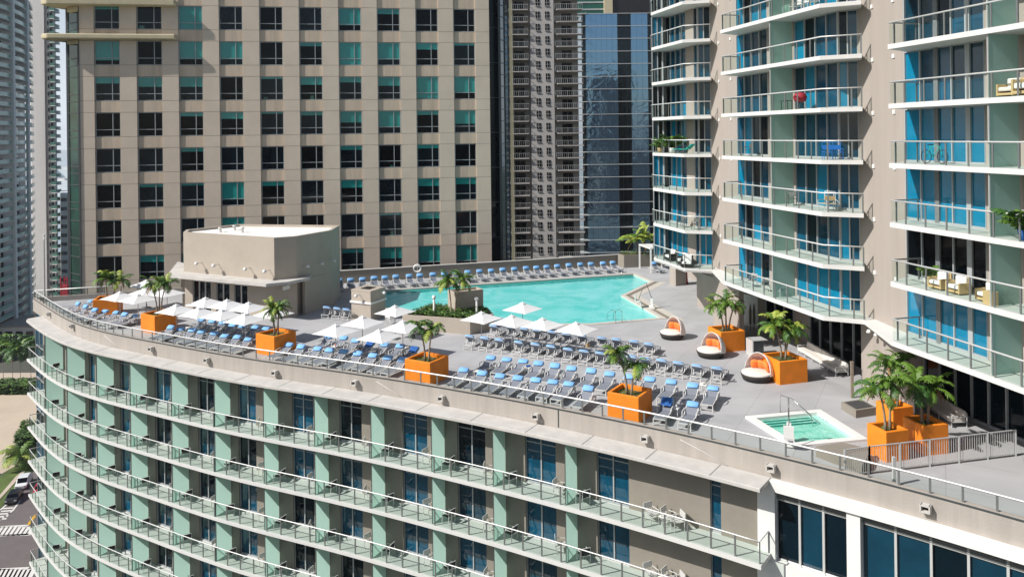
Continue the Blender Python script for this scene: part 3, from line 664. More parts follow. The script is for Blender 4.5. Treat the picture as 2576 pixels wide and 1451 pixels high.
pp(8,'palm with two thin trunks in the front left planter of the three by the spa',[(-.1,0,2.0,-.25,.1),(.1,0,2.35,.15,0)],L=1.3,nf=15,mix=(0,0,1))
pp(9,'palm in the front right planter of the three by the spa',[(-.15,0,2.05,-.25,0),(.12,0,1.85,.3,0)],L=1.25,nf=14,mix=(0,0,1))
# ------------------------------------------------------------------ parasols
def make_umbrella():
    t=thing('parasol','white square parasol','parasol',(0,0,0),0,'white square parasols on the deck')
    m=MB();s=1.14;ze=2.02;za=2.56;e=5
    ring_=[]
    for k in range(4):
        a=Vector(((-1,1,1,-1)[k]*s,(-1,-1,1,1)[k]*s));b=Vector(((1,1,-1,-1)[k]*s,(-1,1,1,-1)[k]*s))
        for i in range(e+1): # sag towards the middle of each edge
            f=i/e;p=a.lerp(b,f);sg=math.sin(math.pi*f);ring_.append(Vector((p.x*(1-.018*sg),p.y*(1-.018*sg),ze+.02*sg)))
        vs=[Vector((0,0,za))];n0=ring_[-(e+1):]
        rows=[]
        for r in (.35,.7,1.0): rows.append([Vector((q.x*r,q.y*r,za+(q.z-za)*r-.02*math.sin(math.pi*r))) for q in n0])
        vs=[Vector((0,0,za))]+[q for rr in rows for q in rr];w=e+1
        fs=[(0,1+i,2+i) for i in range(e)]+[(1+j*w+i,1+(j+1)*w+i,2+(j+1)*w+i,2+j*w+i) for j in (0,1) for i in range(e)]
        m.add(vs,fs)
    m.build('canopy',M['canvas'],t,world=False)
    m=MB();m.add([(0,0,za+.04),(-.2,-.2,za-.06),(.2,-.2,za-.06),(.2,.2,za-.06),(-.2,.2,za-.06)],[(0,1,2),(0,2,3),(0,3,4),(0,4,1)]);m.build('vent_cap',M['canvas'],t,world=False)
    m=MB();m.tube([(0,0,0),(0,0,za+.1)],.028,8);m.build('pole',M['metal'],t,world=False)
    m=MB()
    for k in range(4):
        x,y=((-1,-1),(1,-1),(1,1),(-1,1))[k];m.bar((0,0,za-.06),(x*s*.97,y*s*.97,ze+.01),.02)
    m.build('ribs',M['metal'],t,world=False)
    m=MB();m.box((0,0,.04),(.6,.6,.08));m.lathe([(.06,.08),(.05,.35)],8);m.build('base',M['post'],t,world=False);return t
UM=[(1210.7,783.1,-36,'parasol, leftmost of the five beside the near pool edge'),(1287.5,791.5,-36,'parasol, second of the five beside the near pool edge'),(1314.2,759.6,-38,'parasol seen against the water, farthest back of the five beside the pool'),(1364.3,798.7,-37,'parasol, fourth from left beside the near pool edge'),(1449,809.1,-34,'parasol, rightmost of the five beside the near pool edge'),
(843.7,814.7,-29,'parasol, leftmost of those between the third and fourth planters'),(911.4,793.9,-29,'rear middle parasol between the third and fourth planters'),(953,827.7,-27,'nearest parasol between the third and fourth planters'),(1012.9,805,-29,'rightmost parasol left of the planter under the raised bed'),(993.4,767.2,-33,'parasol right beside the square masonry pillar'),
(516.9,747,-28,'rear left parasol of the cluster below the pool house windows'),(571.1,752.4,-28,'rear middle parasol of the cluster below the pool house windows'),(625.2,759.2,-28,'rear right parasol of the cluster below the pool house windows'),(443.1,764.6,-28,'leftmost front parasol of the cluster below the pool house, over the second planter'),(500,772,-28,'second front parasol of the cluster below the pool house'),(558.2,776.8,-28,'third front parasol of the cluster below the pool house'),(616.4,786.9,-28,'nearest front parasol of the cluster below the pool house'),(686.9,772,-30,'rightmost parasol of the pool house cluster behind the third palm'),
(301.5,733,-30,'parasol partly over the farthest left planter'),(347,738.5,-30,'nearer of the parasols between the first and second planters'),(367.8,703.4,-30,'tallest standing parasol at the far left back near the rear railing'),(367,722,-30,'parasol behind the second palm, left one'),(420,723,-30,'parasol touching the pool house corner')]
um=make_umbrella()
for i,(u,v,a,l) in enumerate(UM):
    p=P(u,v,2.6);o=um if i==0 else dup(um)
    o.location=(p.x,p.y,0);o.rotation_euler=(0,0,R(a));o['label']='white square '+l
# ------------------------------------------------------------------ loungers
def make_lounger(name,ang,bl=.74,flap=True):
    t=thing(name,'grey mesh lounger','lounger',(0,0,0),0,'sun loungers on the deck')
    f=MB();hw=.32;zs=.36;ca,sa=math.cos(R(ang)),math.sin(R(ang));by,bz=.15+bl*ca,zs+bl*sa
    for s in (-1,1):
        f.bar((s*hw,-1.0,zs),(s*hw,.9,zs),.035,.04)
        f.bar((s*hw,-.96,zs),(s*hw,-.96,0),.05);f.bar((s*hw,.84,zs),(s*hw,.84,0),.05)
        f.bar((s*hw,.15,zs),(s*hw,by,bz),.04)
        f.bar((s*(hw+.03),-.12,zs),(s*(hw+.05),-.06,.58),.035);f.bar((s*(hw+.05),-.08,.58),(s*(hw+.05),.42,.60),.045,.03);f.bar((s*(hw+.05),.42,.60),(s*(hw+.03),.50,zs),.035)
    f.bar((-hw,-.98,zs),(hw,-.98,zs),.045);f.bar((-hw,.86,zs-.02),(hw,.86,zs-.02),.045);f.bar((-hw,.84,.1),(hw,.84,.1),.03);f.bar((-hw,-.96,.12),(hw,-.96,.12),.03)
    f.bar((-hw,by,bz),(hw,by,bz),.04)
    f.bar((-hw*.7,.15+bl*.6*ca,zs+bl*.6*sa),(-hw*.7,.62,zs-.03),.025);f.bar((hw*.7,.15+bl*.6*ca,zs+bl*.6*sa),(hw*.7,.62,zs-.03),.025)
    f.build('frame',M['lframe'],t,world=False)
    w=hw-.02
    def slab(name,pr,m,ww=w,th=.02):
        b=MB();n=len(pr);vs=[(-ww,y,z) for y,z in pr]+[(ww,y,z) for y,z in pr]+[(-ww,y,z-th) for y,z in pr]+[(ww,y,z-th) for y,z in pr]
        fs=[]
        for i in range(n-1): fs+=[(i,n+i,n+i+1,i+1),(2*n+i,2*n+i+1,3*n+i+1,3*n+i),(i,i+1,2*n+i+1,2*n+i),(n+i,3*n+i,3*n+i+1,n+i+1)]
        fs+=[(0,2*n,3*n,n),(n-1,2*n-1,4*n-1,3*n-1)]
        b.add(vs,fs);return b.build(name,m,t,world=False)
    slab('seat',[(-.96,zs+.03),(-.6,zs+.015),(-.2,zs+.005),(.13,zs+.02)],M['tex'])
    slab('backrest',[(.15,zs+.03),(.15+bl*.5*ca,zs+.012+bl*.5*sa),(by,bz+.03)],M['tex'])
    # head cushion folded over the top of the back
    b=MB();n=10;pr=[];cy,cz=by-.09*ca,bz-.09*sa
    nx,nz=-sa,ca
    for j in range(n):
        a=2*math.pi*j/n;r1,r2=.18,.07;pr.append((cy+math.cos(a)*r1*ca+(math.sin(a)*r2+.06)*nx,cz+math.cos(a)*r1*sa+(math.sin(a)*r2+.06)*nz))
    xs=[(-.31,.72),(-.285,1),(0,1.06),(.285,1),(.31,.72)];vs=[];my=sum(p[0] for p in pr)/n;mz=sum(p[1] for p in pr)/n
    for x,s in xs: vs+=[(x,my+(y-my)*s,mz+(z-mz)*s) for y,z in pr]
    fs=[(i*n+j,(i+1)*n+j,(i+1)*n+(j+1)%n,i*n+(j+1)%n) for i in range(4) for j in range(n)]+[tuple(range(n)),tuple(range(4*n,5*n))[::-1]]
    b.add(vs,fs,0,True)
    # flap hanging down the back
    if flap: b.add([(-.25,by+.02,bz+.05),(.25,by+.02,bz+.05),(.25,by+.05,bz-.16),(-.25,by+.05,bz-.16)],[(0,1,2,3)])
    b.build('head_cushion',M['blue'],t,world=False)
    return t,(by-.09*ca+.06*nx,bz-.09*sa+.06*nz)
LA,ha=make_lounger('sun_lounger',33);LB,hb=make_lounger('sun_lounger',48,.74,False);LW,hw_=make_lounger('sun_lounger',57)
LF,hf_=make_lounger('sun_lounger',24);LS,hs_=make_lounger('sun_lounger',44);rl=random.Random(21)
used=set();NL=[0];SY=1.2
def lounger(proto,hd,u,v,dirv,label,jit=2.,towel=False):
    d=V2(dirv).normalized();a=math.atan2(d.y,d.x)+R(random.uniform(-jit,jit));h=P(u,v,hd[1]+.02)
    d=Vector((math.cos(a),math.sin(a)));c=V2(h)-d*hd[0]*SY
    if proto.name in used: o=dup(proto)
    else: o=proto;used.add(proto.name)
    o.location=(c.x,c.y,0);o.rotation_euler=(0,0,a-math.pi/2);o.scale=(1.03,SY,1);o['label']=label
    NL[0]+=1
    return o
def row(proto,hd,pts,dirv,desc,jit=3.2):
    for i,(u,v) in enumerate(pts):
        pr_,hd_=proto,hd
        if proto is LA: pr_,hd_=rl.choice([(LA,ha)]*6+[(LF,hf_),(LS,hs_)])
        lounger(pr_,hd_,u,v,dirv,'grey lounger with blue cushion, %s from left, %s'%(ORD[i],desc),jit)
row(LA,ha,[(1234.7,898.3),(1274.7,903),(1316.3,907.3),(1354.6,912.3),(1396,918.3),(1437.8,925),(1487,931),(1533.6,938.8),(1583,945.5),(1635,952.2),(1688.8,958.8),(1742.7,967.7),(1794,975)],(.40,.9),'second row behind railing, before the fifth planter')
row(LA,ha,[(1166.5,929),(1213,937),(1258,944),(1303,949),(1348,954),(1391,959),(1431,964),(1480,975)],(.40,.9),'railing row between fourth and fifth planters')
row(LA,ha,[(1678.7,1005),(1742.8,1015)],(.40,.9),'railing pair between fifth planter and spa')
row(LB,hb,[(1242,819.5),(1285,822.8),(1319.4,827.4),(1351.3,830.6),(1389,835.2),(1425,840.4),(1464,844.5),(1514,850.7),(1551,854),(1595.8,859),(1632.4,865.7)],(-.45,-.89),'row facing the pool nearest its edge')
row(LB,hb,[(1182,845.6),(1219.8,850.1),(1256.3,854.7),(1305.1,860.6),(1347.4,865.8),(1386.5,871),(1429.4,878.1),(1469.8,883),(1510,887.8),(1553.7,894),(1590,897),(1622.4,901.7),(1664.6,906.5),(1706.7,912.8),(1753.6,919.8),(1803.6,926)],(-.45,-.89),'second row facing the pool')
row(LA,ha,[(826.8,844.7),(864.5,848.6),(894.5,855.7),(932.2,861.6),(967.4,865.5),(1006.4,868.8),(1042.9,875.3)],(.45,.89),'rear row between third and fourth planters')
row(LA,ha,[(727,865.7),(757,870.7),(799,875.7),(829,879.5),(864.5,882.4),(900,887.6),(938,892.8),(976,898),(1013,902.6)],(.45,.89),'railing row between third and fourth planters')
row(LA,ha,[(506.8,803),(533.8,807),(560,811),(585,816.7),(609.7,819.4),(642,822),(669,826)],(.42,.9),'rear row between second and third planters')
row(LA,ha,[(429.6,822),(455,826),(483.7,829),(506.8,833),(539,837),(565,843.8),(596.8,846.5),(624.6,852)],(.40,.9),'railing row between second and third planters')
row(LA,ha,[(238.6,778.3),(264.6,781.7),(292.4,785),(313.5,789.4),(341.2,792.8)],(.45,.89),'railing row left of the second planter')
row(LW,hw_,[(215,770),(196,763)],(.55,.83),'far left corner of the deck',6)
row(LB,hb,[(822.8,773),(848.9,775.7),(872,778.3)],(-.3,-.95),'shaded trio between pool house and pillar')
row(LW,hw_,[(853,703.6),(882,702.6),(911.9,701),(941.2,697.7),(968.5,696.7),(996,694.3),(1029.4,692.7),(1056,691),(1089,688.7),(1118,687),(1146.5,685),(1176.5,683),(1206.4,680.7),(1235.7,679.4),(1264.7,676.7),(1294,675.2),(1323.6,672.7),(1349.6,671.7),(1375.2,670),(1402,668),(1431,665.4),(1460,663.7),(1486.7,662.7),(1517,661),(1541.6,659.4),(1644.8,661)],(-.33,.94),'long row along the wall behind pool')
LR,hr=make_lounger('sun_lounger',22)
# navy sheets painting the parasol shade onto three lounger cushions
tw=MB();tw.box((0,0,0),(.52,.6,.03),M=Matrix.Rotation(R(38),3,'X'))
for i,(u,v,l) in enumerate([(1678.7,1005,'blue painted-shade sheet over the lounger nearest the fifth planter on its spa side'),(932.2,862,'blue painted-shade sheet on the fourth lounger of the rear row under the middle parasols'),(1042.9,875.3,'blue painted-shade sheet on the lounger nearest the fourth planter, rear row')]):
    h=P(u,v,.84);d=Vector((.42,.9)).normalized();t=MB();a=math.atan2(d.y,d.x)-math.pi/2
    Mx=Matrix.Rotation(a,3,'Z')@Matrix.Rotation(R(38),3,'X')
    n=6;vs=[]
    for y in range(n+1):
        for x in range(n+1): q=Mx@Vector((-.28+.56*x/n,-.42+.52*y/n,.075+.012*math.sin(x*2.1+y*1.3)));vs.append((h.x+q.x,h.y+q.y,h.z+q.z-.0))
    t.add(vs,[(y*(n+1)+x,y*(n+1)+x+1,(y+1)*(n+1)+x+1,(y+1)*(n+1)+x) for y in range(n) for x in range(n)],0,True)
    o=t.build('towel',M['navy']);tag(o,l,'towel')
LRo=lounger(LR,hr,228,757,(.6,.8),'lounger with its blue backrest raised high in the far left corner beside the first planter',0)
# side tables
st=thing('side_table','low white side table','table',(0,0,0),0,'low white side tables between loungers')
m=MB();m.box((0,0,.44),(.42,.42,.03));m.build('table_top',M['white'],st,world=False)
for x,y in ((-.18,-.18),(.18,-.18),(.18,.18),(-.18,.18)): m=MB();m.box((x,y,.215),(.035,.035,.43));m.build('leg',M['lframe'],st,world=False)
ST=[(1699,1045,'between the pair of loungers left of the spa'),(1330,940,'in the second row left of the fifth planter'),(1415,951,'beside the sixth lounger of the second railing row'),(1610,972,'behind the fifth planter'),(1770,985,'at the right end of the second row'),(1203,950,'beside the railing row just right of the fourth planter'),
(1254,846,'at the left end of the row facing the pool'),(1302,880,'left part of the second row facing the pool'),(900,884,'under the rear middle parasol of the central group'),(843,886,'under the leftmost parasol of the central group'),(1025,892,'left of the fourth planter'),(820,905,'behind the railing right of the third planter'),(550,870,'behind the railing below the nearest cluster parasols'),(600,845,'between the two rows left of the third planter'),(470,838,'between the two rows right of the second planter'),(845,794,'in the shade beside the pillar')]
for i,(u,v,l) in enumerate(ST):
    p=P(u,v,0);o=st if i==0 else dup(st);o.location=(p.x,p.y,0);o.rotation_euler=(0,0,R(-29));o['label']='low white side table '+l
rc=random.Random(11)
for i,(u,v,l) in enumerate(ST[:12]):
    p=P(u,v,0);k=i%3
    if k==0:
        t=MB();t.lathe([(0,0),(.045,0),(.055,.16),(0,.16)],8,(p.x+.05,p.y-.05,.46));o=t.build('drink_cup',M['orcush' if i%2 else 'white']);tag(o,'drink cup on the table '+l,'cup')
    elif k==1:
        t=MB();t.box((p.x,p.y+.03,.50),(.30,.22,.09),rc.random());o=t.build('folded_towel',M['navy' if i%2 else 'cream'],bevel=.02);tag(o,'folded towel on table '+l,'towel')
for i,(u,v,l) in enumerate(((1330,975,'grey beach bag on the deck at the end of the railing row'),(1560,915,'dark beach bag between the two middle rows of loungers'),(905,878,'small dark bag between the rows under the central parasols'),(560,835,'dark bag between the two rows right of the second planter'),(1478,872,'pale bag behind the second row facing the pool'))):
    p=P(u,v,0);t=MB();t.box((p.x,p.y,.16),(.42,.22,.3),rc.random()*3);t.tube([(p.x-.12,p.y,.3),(p.x,p.y,.48),(p.x+.12,p.y,.3)],.012,5);o=t.build('beach_bag',M[('framed','black','wicker','black','tan')[i]],bevel=.05);tag(o,l,'bag')
# table set by the pillar
def chair_thing(name,label,loc,rz,matf,mats,group=None,cat='chair',back=.85,w=.5):
    t=thing(name,label,cat,loc,rz,group);f=MB();h=w/2
    for s in (-1,1):
        f.bar((s*h,-h,0),(s*h,-h,.62),.03);f.bar((s*h,h,0),(s*h,h+.06,back),.03);f.bar((s*h,-h,.62),(s*h,h,.62),.035,.025)
    f.bar((-h,-h,.42),(h,-h,.42),.03);f.bar((-h,h,.42),(h,h,.42),.03);f.bar((-h,h+.06,back),(h,h+.06,back),.03);f.bar((-h,-h,.62),(-h,h,.62),.03)
    f.build('frame',matf,t,world=False)
    m=MB();m.box((0,0,.43),(w-.03,w,.025));m.build('seat',mats,t,world=False)
    m=MB();m.box((0,h+.04,.70),(w-.03,.02,.26));m.build('backrest',mats,t,world=False);return t
c=P(981,815,0)
chair_thing('patio_chair','white chair under the parasol beside the square pillar',(c.x,c.y,0),R(150),M['lframe'],M['white'])
# ------------------------------------------------------------------ daybeds
def daybed(u,v,r,ang,label):
    p=P(u,v,0);t=thing('daybed',label,'daybed',(p.x,p.y,0),R(ang),'round hooded daybeds')
    m=MB();m.lathe([(0,.03),(r*.86,.03),(r*.98,.3),(r*1.0,.38),(r*.9,.40),(0,.38)],28);m.build('wicker_base',M['wicker'],t,world=False)
    m=MB();m.lathe([(r*.90,.38),(r*.95,.42),(r*.93,.50),(r*.84,.54),(0,.55)],28);m.build('mattress',M['cream'],t,world=False)
    # hood: quarter-sphere shell over the back half (+y), opening towards -y
    m=MB();N=14;K=7;vs=[]
    for j in range(K+1):
        tilt=R(12+84*j/K)   # arch plane swings from near vertical to flat at the back
        for i in range(N+1):
            a=math.pi*i/N;x=math.cos(a)*r*1.02;h=math.sin(a)*r*1.28
            vs.append((x,h*math.sin(tilt)*.82+.05,.42+h*math.cos(tilt)))
    m.add(vs,[(j*(N+1)+i,j*(N+1)+i+1,(j+1)*(N+1)+i+1,(j+1)*(N+1)+i) for j in range(K) for i in range(N)],0,True)
    h=m.build('hood',M['hood'],t,world=False);sd=h.modifiers.new('thick','SOLIDIFY');sd.thickness=.025
    m=MB()
    for j in (0,3):
        tilt=R(12+84*j/K);m.tube([(math.cos(math.pi*i/N)*r*1.03,math.sin(math.pi*i/N)*r*1.29*math.sin(tilt)*.82+.05,.42+math.sin(math.pi*i/N)*r*1.29*math.cos(tilt)) for i in range(N+1)],.022,6)
    m.build('hoops',M['white'],t,world=False)
    for k in range(4):
        a=R(38+k*34.5);m=MB();cx,cy=math.cos(a)*r*.66,math.sin(a)*r*.66
        Mx=Matrix.Rotation(a-math.pi/2,3,'Z')@Matrix.Rotation(R(18),3,'X')@Matrix.Diagonal((.25,.12,.27))
        vs=[];nn,kk=10,7
        for j in range(kk+1):
            ph=-math.pi/2+math.pi*j/kk
            for i in range(nn):
                th=2*math.pi*i/nn;sp=lambda q,e:math.copysign(abs(q)**e,q)
                q=Vector((sp(math.cos(ph),.5)*sp(math.cos(th),.5),sp(math.cos(ph),.5)*sp(math.sin(th),.8),sp(math.sin(ph),.5)));q=Mx@q;vs.append((cx+q.x,cy+q.y,.82+q.z))
        m.add(vs,[(j*nn+i,j*nn+(i+1)%nn,(j+1)*nn+(i+1)%nn,(j+1)*nn+i) for j in range(kk) for i in range(nn)],0,True)
        m.build('cushion',M['orcush'],t,world=False)
    return t
daybed(1690.6,850,.92,-64,'round hooded wicker daybed with orange cushions nearest the pool')
daybed(1787.2,896,.95,-62,'round hooded wicker daybed in front of the planter behind it, middle of three')
daybed(1903.8,954.6,.98,-58,'round hooded wicker daybed nearest the camera, touching an orange planter')
# ------------------------------------------------------------------ sofas, tables, bin and small things by the towers
def sofa(a,b,label,n=5,depth=.85,back_right=True):
    a=V2(a);b=V2(b);d=(b-a);L=d.length;d/=L;ang=math.atan2(d.y,d.x);t=thing('outdoor_sofa',label,'sofa',(a.x,a.y,0),ang,'white outdoor sofas')
    m=MB()
    for i in range(n+1): m.bar((L*i/n,.04,0),(L*i/n,.04,.3),.04);m.bar((L*i/n,depth,0),(L*i/n,depth,.72),.04)
    for y in (.04,depth): m.bar((0,y,.28),(L,y,.28),.05)
    m.bar((0,depth,.72),(L,depth,.72),.04)
    for x in (0,L): m.bar((x,.04,.28),(x,depth,.28),.05);m.bar((x,.04,.58),(x,depth,.58),.05);m.bar((x,.04,.28),(x,.04,.58),.05)
    for i in range(int(L/.3)): m.bar((i*.3+.1,.04,.16),(i*.3+.1,.04,.28),.01)
    m.build('frame',M['lframe'],t,world=False)
    for i in range(n):
        m=MB();m.box((L*(i+.5)/n,depth*.48,.38),(L/n-.03,depth*.9,.15));m.build('seat_cushion',M['cream'],t,world=False,bevel=.03)
        m=MB();m.box((L*(i+.5)/n,depth*.88,.62),(L/n-.04,.16,.42),M=Matrix.Rotation(R(-10),3,'X'));m.build('back_cushion',M['cream'],t,world=False,bevel=.04)
    return t
a=P(2022,889,0)-Vector((.45,0,0));b=P(2113,947,0)-Vector((.3,0,0));sofa(a,b,'long white outdoor sofa against the dark ground floor glazing',5)
a=P(2302,1018,0);b=P(2392,1075,0);sofa(a,b,'shorter white outdoor sofa behind the cluster of three planters',3)
q=[V2(P(*a,.45)) for a in [(2116,1009.6),(2153,1030.7),(2205,1023)]];c=(q[0]+q[2])/2
T=thing('fire_pit','low square concrete fire pit table with dark top near the spa','fire pit',(q[1].x,q[1].y,0))
poly=[q[0],q[1],q[2],q[0]+q[2]-q[1]]
m=MB();m.prism(poly,0,.43);m.build('body',M['wallgrey'],T);m=MB();m.prism(offset_poly(poly,-.14),.43,.45);m.build('dark_top',mat('lava_rock','#4b4a4a',.95,noise=(12,.5),bump=(30,.8)),T)
p=P(2144,1000,0);T=thing('shower_post','thin square grey-brown post standing beyond the fire pit','post',(p.x,p.y,0))
m=MB();m.box((0,0,1.03),(.14,.14,2.06));m.build('post',M['tileband'],T,world=False);m=MB();m.box((0,0,2.08),(.18,.18,.05));m.build('cap',M['tileband'],T,world=False)
p=P(1901,892,0);T=thing('litter_bin','dark square bin with light side panels between two planters','bin',(p.x,p.y,0),R(12))
m=MB();m.box((0,0,.5),(.8,.8,1.0));m.build('body',M['framed'],T,world=False);m=MB();m.box((-.44,0,.55),(.08,.9,1.15));m.box((.1,0,1.1),(1.1,.95,.05));m.build('panel',M['metal'],T,world=False)
p=P(1888,832,0)
for k,dx in enumerate((0,.32)):
    T=thing('patio_heater','slim dark patio umbrella furled against the wall, %s of two'%('left' if k==0 else 'right'),'closed parasol',(p.x+dx,p.y+.1*k,0),0,'closed parasols by the wall')
    m=MB();m.lathe([(.03,0),(.03,.5),(.09,.6),(.11,1.5),(.05,2.0),(.02,2.1)],8);m.build('folded_canopy',M['tileband'],T,world=False)
# cone (folded red umbrella) in the passage
p=P(1726,714,0);T=thing('folded_parasol','dark red furled parasol standing in the shaded passage between pillars','closed parasol',(p.x,p.y,0))
m=MB();m.lathe([(.25,0),(.25,.05),(.18,.3),(.14,1.2),(.05,2.1),(0,2.2)],8);m.build('folded_canopy',M['red'],T,world=False)
# pool lift, handrails
def lift(u,v,ang,label,s=1.):
    p=P(u,v,0);t=thing('pool_lift',label,'pool lift',(p.x,p.y,0),R(ang),'pool lifts')
    m=MB();m.box((.0,0,.12),(.5,.5,.22));m.box((.0,0,.5),(.22,.22,.8));m.build('base',M['white'],t,world=False)
    m=MB();m.tube([(0,0,.9),(-.5,0,2.3),(-.9,0,1.5)],.035,6);m.tube([(.12,0,.5),(-.45,0,2.2)],.025,6);m.tube([(-.9,0,1.5),(-1.15,0,.8)],.03,6);m.build('arm',M['post'],t,world=False)
    m=MB();m.box((-1.25,0,.62),(.45,.48,.08));m.box((-1.45,0,.95),(.08,.48,.6));m.box((-1.0,0,.3),(.08,.42,.45));m.build('seat',M['white'],t,world=False);return t
lift(1640,776,-15,'white pool lift with a raised grey arm by the right edge of the big pool')
lift(1985,1108,70,'white pool lift beside the small square spa')
def rail(name,pts,label,r=.025):
    m=MB();m.tube(pts,r,6);o=m.build(name,M['steel']);return tag(o,label,'handrail')
def hr_(u,v,h,d,L,label):
    a=P(u,v,0);d=V2(d).normalized();b=V2(a)+d*L;mid=V2(a)+d*L*.35
    rail('handrail',[(a.x,a.y,0),(a.x,a.y,h*.6),(a.x+d.x*.05,a.y+d.y*.05,h*.97),(mid.x,mid.y,h),(b.x-d.x*.25,b.y-d.y*.25,h*.5),(b.x,b.y,-.4)],label)
hr_(1565,811.5,.95,(-.3,1),1.9,'curved steel handrail dropping into the near edge of the big pool')
hr_(1549,812.5,.95,(-.3,1),1.9,'second curved steel handrail left of the other one at the big pool')
hr_(1963,1037,1.0,(.55,-1),2.3,'steel handrail leading down the spa steps')
hr_(1575,690,.9,(-.6,-1),1.5,'steel handrail at the far right corner of the big pool')
# fence near the camera on the right
fa=V2(P(2109,1177,0));fa=Vector((14.75,34.75));fm=V2(P(2187.7,1191.6,0));fb=V2(P(2555,1146.5,0))
T=thing('picket_fence','grey metal picket fence closing off the deck in front of the cluster of planters','fence',(fm.x,fm.y,0))
m=MB();po=MB()
for a,b,n,k in ((fm,fb,62,5),(fa+Vector((0,0)),fm,12,1)):
    for i in range(n+1): p=a.lerp(b,i/n);m.box((p.x,p.y,.66),(.022,.022,1.12))
    m.bar((a.x,a.y,1.24),(b.x,b.y,1.24),.05,.04);m.bar((a.x,a.y,.1),(b.x,b.y,.1),.05,.04)
    for i in range(k+1): p=a.lerp(b,i/k);po.box((p.x,p.y,.63),(.07,.07,1.26))
m.build('pickets',M['metal'],T);po.build('posts',M['metal'],T)
p=P(2215,1196,0);p=Vector((16.55,33.95,0));T=thing('short_post','short square grey post standing in front of the picket fence','post',(p.x,p.y,0));m=MB();m.box((0,0,.62),(.12,.12,1.25));m.box((0,0,.01),(.3,.3,.03));m.build('post',M['metal'],T,world=False)
T=thing('low_wall','low grey concrete ledge behind the railing right of the spa','wall',(14,35.4,0))
q=[V2(P(*a,.5)) for a in [(2055,1128),(2118,1143),(2190,1160),(2145,1116)]]
m=MB();m.prism([V2(P(2052,1122,.5)),V2(P(2100,1140,.5)),V2(P(2175,1165,.5)),V2(P(2190,1128,.5)),V2(P(2120,1112,.5))],0,.5);m.build('ledge',M['wallgrey'],T)
# flag pole, buoy ring, back planter, pergola
p=P(116,745,.45);T=thing('flagpole','bare pale flagpole at the far left corner of the deck','flagpole',(-43.6,72.0,0))
m=MB();m.lathe([(.09,0),(.09,.6),(.07,6.2),(.05,6.6),(0,6.62)],8);m.build('pole',M['metal'],T,world=False);m=MB();m.lathe([(0,6.6),(.1,6.68),(.1,6.76),(0,6.84)],8);m.build('finial',M['metal'],T,world=False)
p=P(1047,688,1.0);T=thing('life_ring','white life ring standing against the grey wall behind the loungers','life ring',(p.x+.05,p.y+.6,0))
m=MB();m.tube([(.38*math.cos(a*.5236),0,1.45+.38*math.sin(a*.5236)) for a in range(12)],.09,8,closed=True);m.build('ring',M['white'],T,world=False);m=MB();m.box((0,.1,.8),(.06,.06,1.6));m.build('stand',M['white'],T,world=False)
F=V2(P(1570,674,0));Rr=F+Vector((6.5,1.6));B=[F+Vector((-.55,1.2)),F,Rr,Rr+Vector((-.55,1.3))]
T=thing('planter_wall','square grey rendered planter at the far right corner behind the pool','planter',(F.x,F.y,0))
m=MB();m.prism(B,0,1.45);m.build('box',M['wallgrey'],T);m=MB();m.prism(offset_poly(B,-.15),1.45,1.5);leafmass(m,lambda:(F.x+random.uniform(0,6),F.y+random.uniform(.5,2)),1.45,1.9,300,.14,(1,));m.build('soil',[M['soil'],M['hedge2']],T)
c=F+Vector((1.7,1.2));make_palm('palm_tree','pale green many-stemmed palm in the grey planter at the pool far corner',(c.x,c.y,1.4),[(0,0,1.6,-.2,0),(.3,0,1.8,.5,0)],L=2.2,nf=15,mix=(0,2,2),rise=.25,droop=1.3)
a=P(1609.4,675,0);b=P(1637.7,686.8,0);T=thing('pergola','white flat-roofed pergola frame beside the tower at the far right of the pool','pergola',(a.x,a.y,0))
ex=Vector((2.6,.35))
for q in (V2(a),V2(b),V2(a)+ex,V2(b)+ex): m=MB();m.box((q.x,q.y,1.33),(.16,.16,2.66));m.build('post',M['white'],T)
m=MB();m.prism([V2(a)+Vector((-.1,.1)),V2(b)+Vector((-.1,-.1)),V2(b)+ex,V2(a)+ex],2.66,2.8);m.build('roof',M['white'],T)
# ------------------------------------------------------------------ condo tower on the right
CT=thing('condo_tower','beige apartment tower with blue glazing and white balconies right of the pool','apartment tower',(18,60,0))
ZL=[4.87+3.0*k for k in range(9)]
def Vv(*a): return Vector(a)
SL=[Vv(12.04,66.5),Vv(13.5,61),Vv(15.5,60.3)]                 # left balconies, outer edge
SM=[Vv(15.05,55.7),Vv(17.8,44.7),Vv(19.75,43.65)]             # middle
SR=[Vv(19.1,39.3),Vv(20.9,31.7),Vv(22.9,23.2)]                # right
FLf=[Vv(12.25,67.3),Vv(13.2,67.3),Vv(13.5,68.0),Vv(14.99,62.38),Vv(15.94,62.05)]
FM=[Vv(16.56,57.0),Vv(19.34,45.93),Vv(20.3,45.4)]
FR=[Vv(20.65,40.75),Vv(23.4,29.1),Vv(24.9,22.7)]
TOPZ=31
# piers (opaque walls), full height
def wallp(m,a,b,t=.3,z0=0,z1=TOPZ): m.seg(a,b,-t,0,z0,z1)
m=MB()
wallp(m,FLf[4],FM[0],.35,0);wallp(m,FM[2],FR[0],.35,0)
a=on_line(1727,FLf[2],FLf[3]);b=on_line(1747,FLf[2],FLf[3]);wallp(m,a,b,.3,4.9)
d=(FM[1]-FM[0]).normalized();a=on_line(1932,FM[0],FM[1]);b=on_line(2000,FM[0],FM[1]);wallp(m,a,b,.3,4.9)
MWa,MWb=a,b
RWa=on_line(2478,FR[0],FR[1]);RWb=on_line(2620,FR[0],FR[1]);wallp(m,RWa,RWb,.3,4.9)
LWa=on_line(1727,FLf[2],FLf[3]);LWb=on_line(1747,FLf[2],FLf[3])
m.build('wall',M['stucco_tower'],CT)
m=MB()
back=[Vv(14.5,74),Vv(22,72),Vv(34,45),Vv(36,22)]
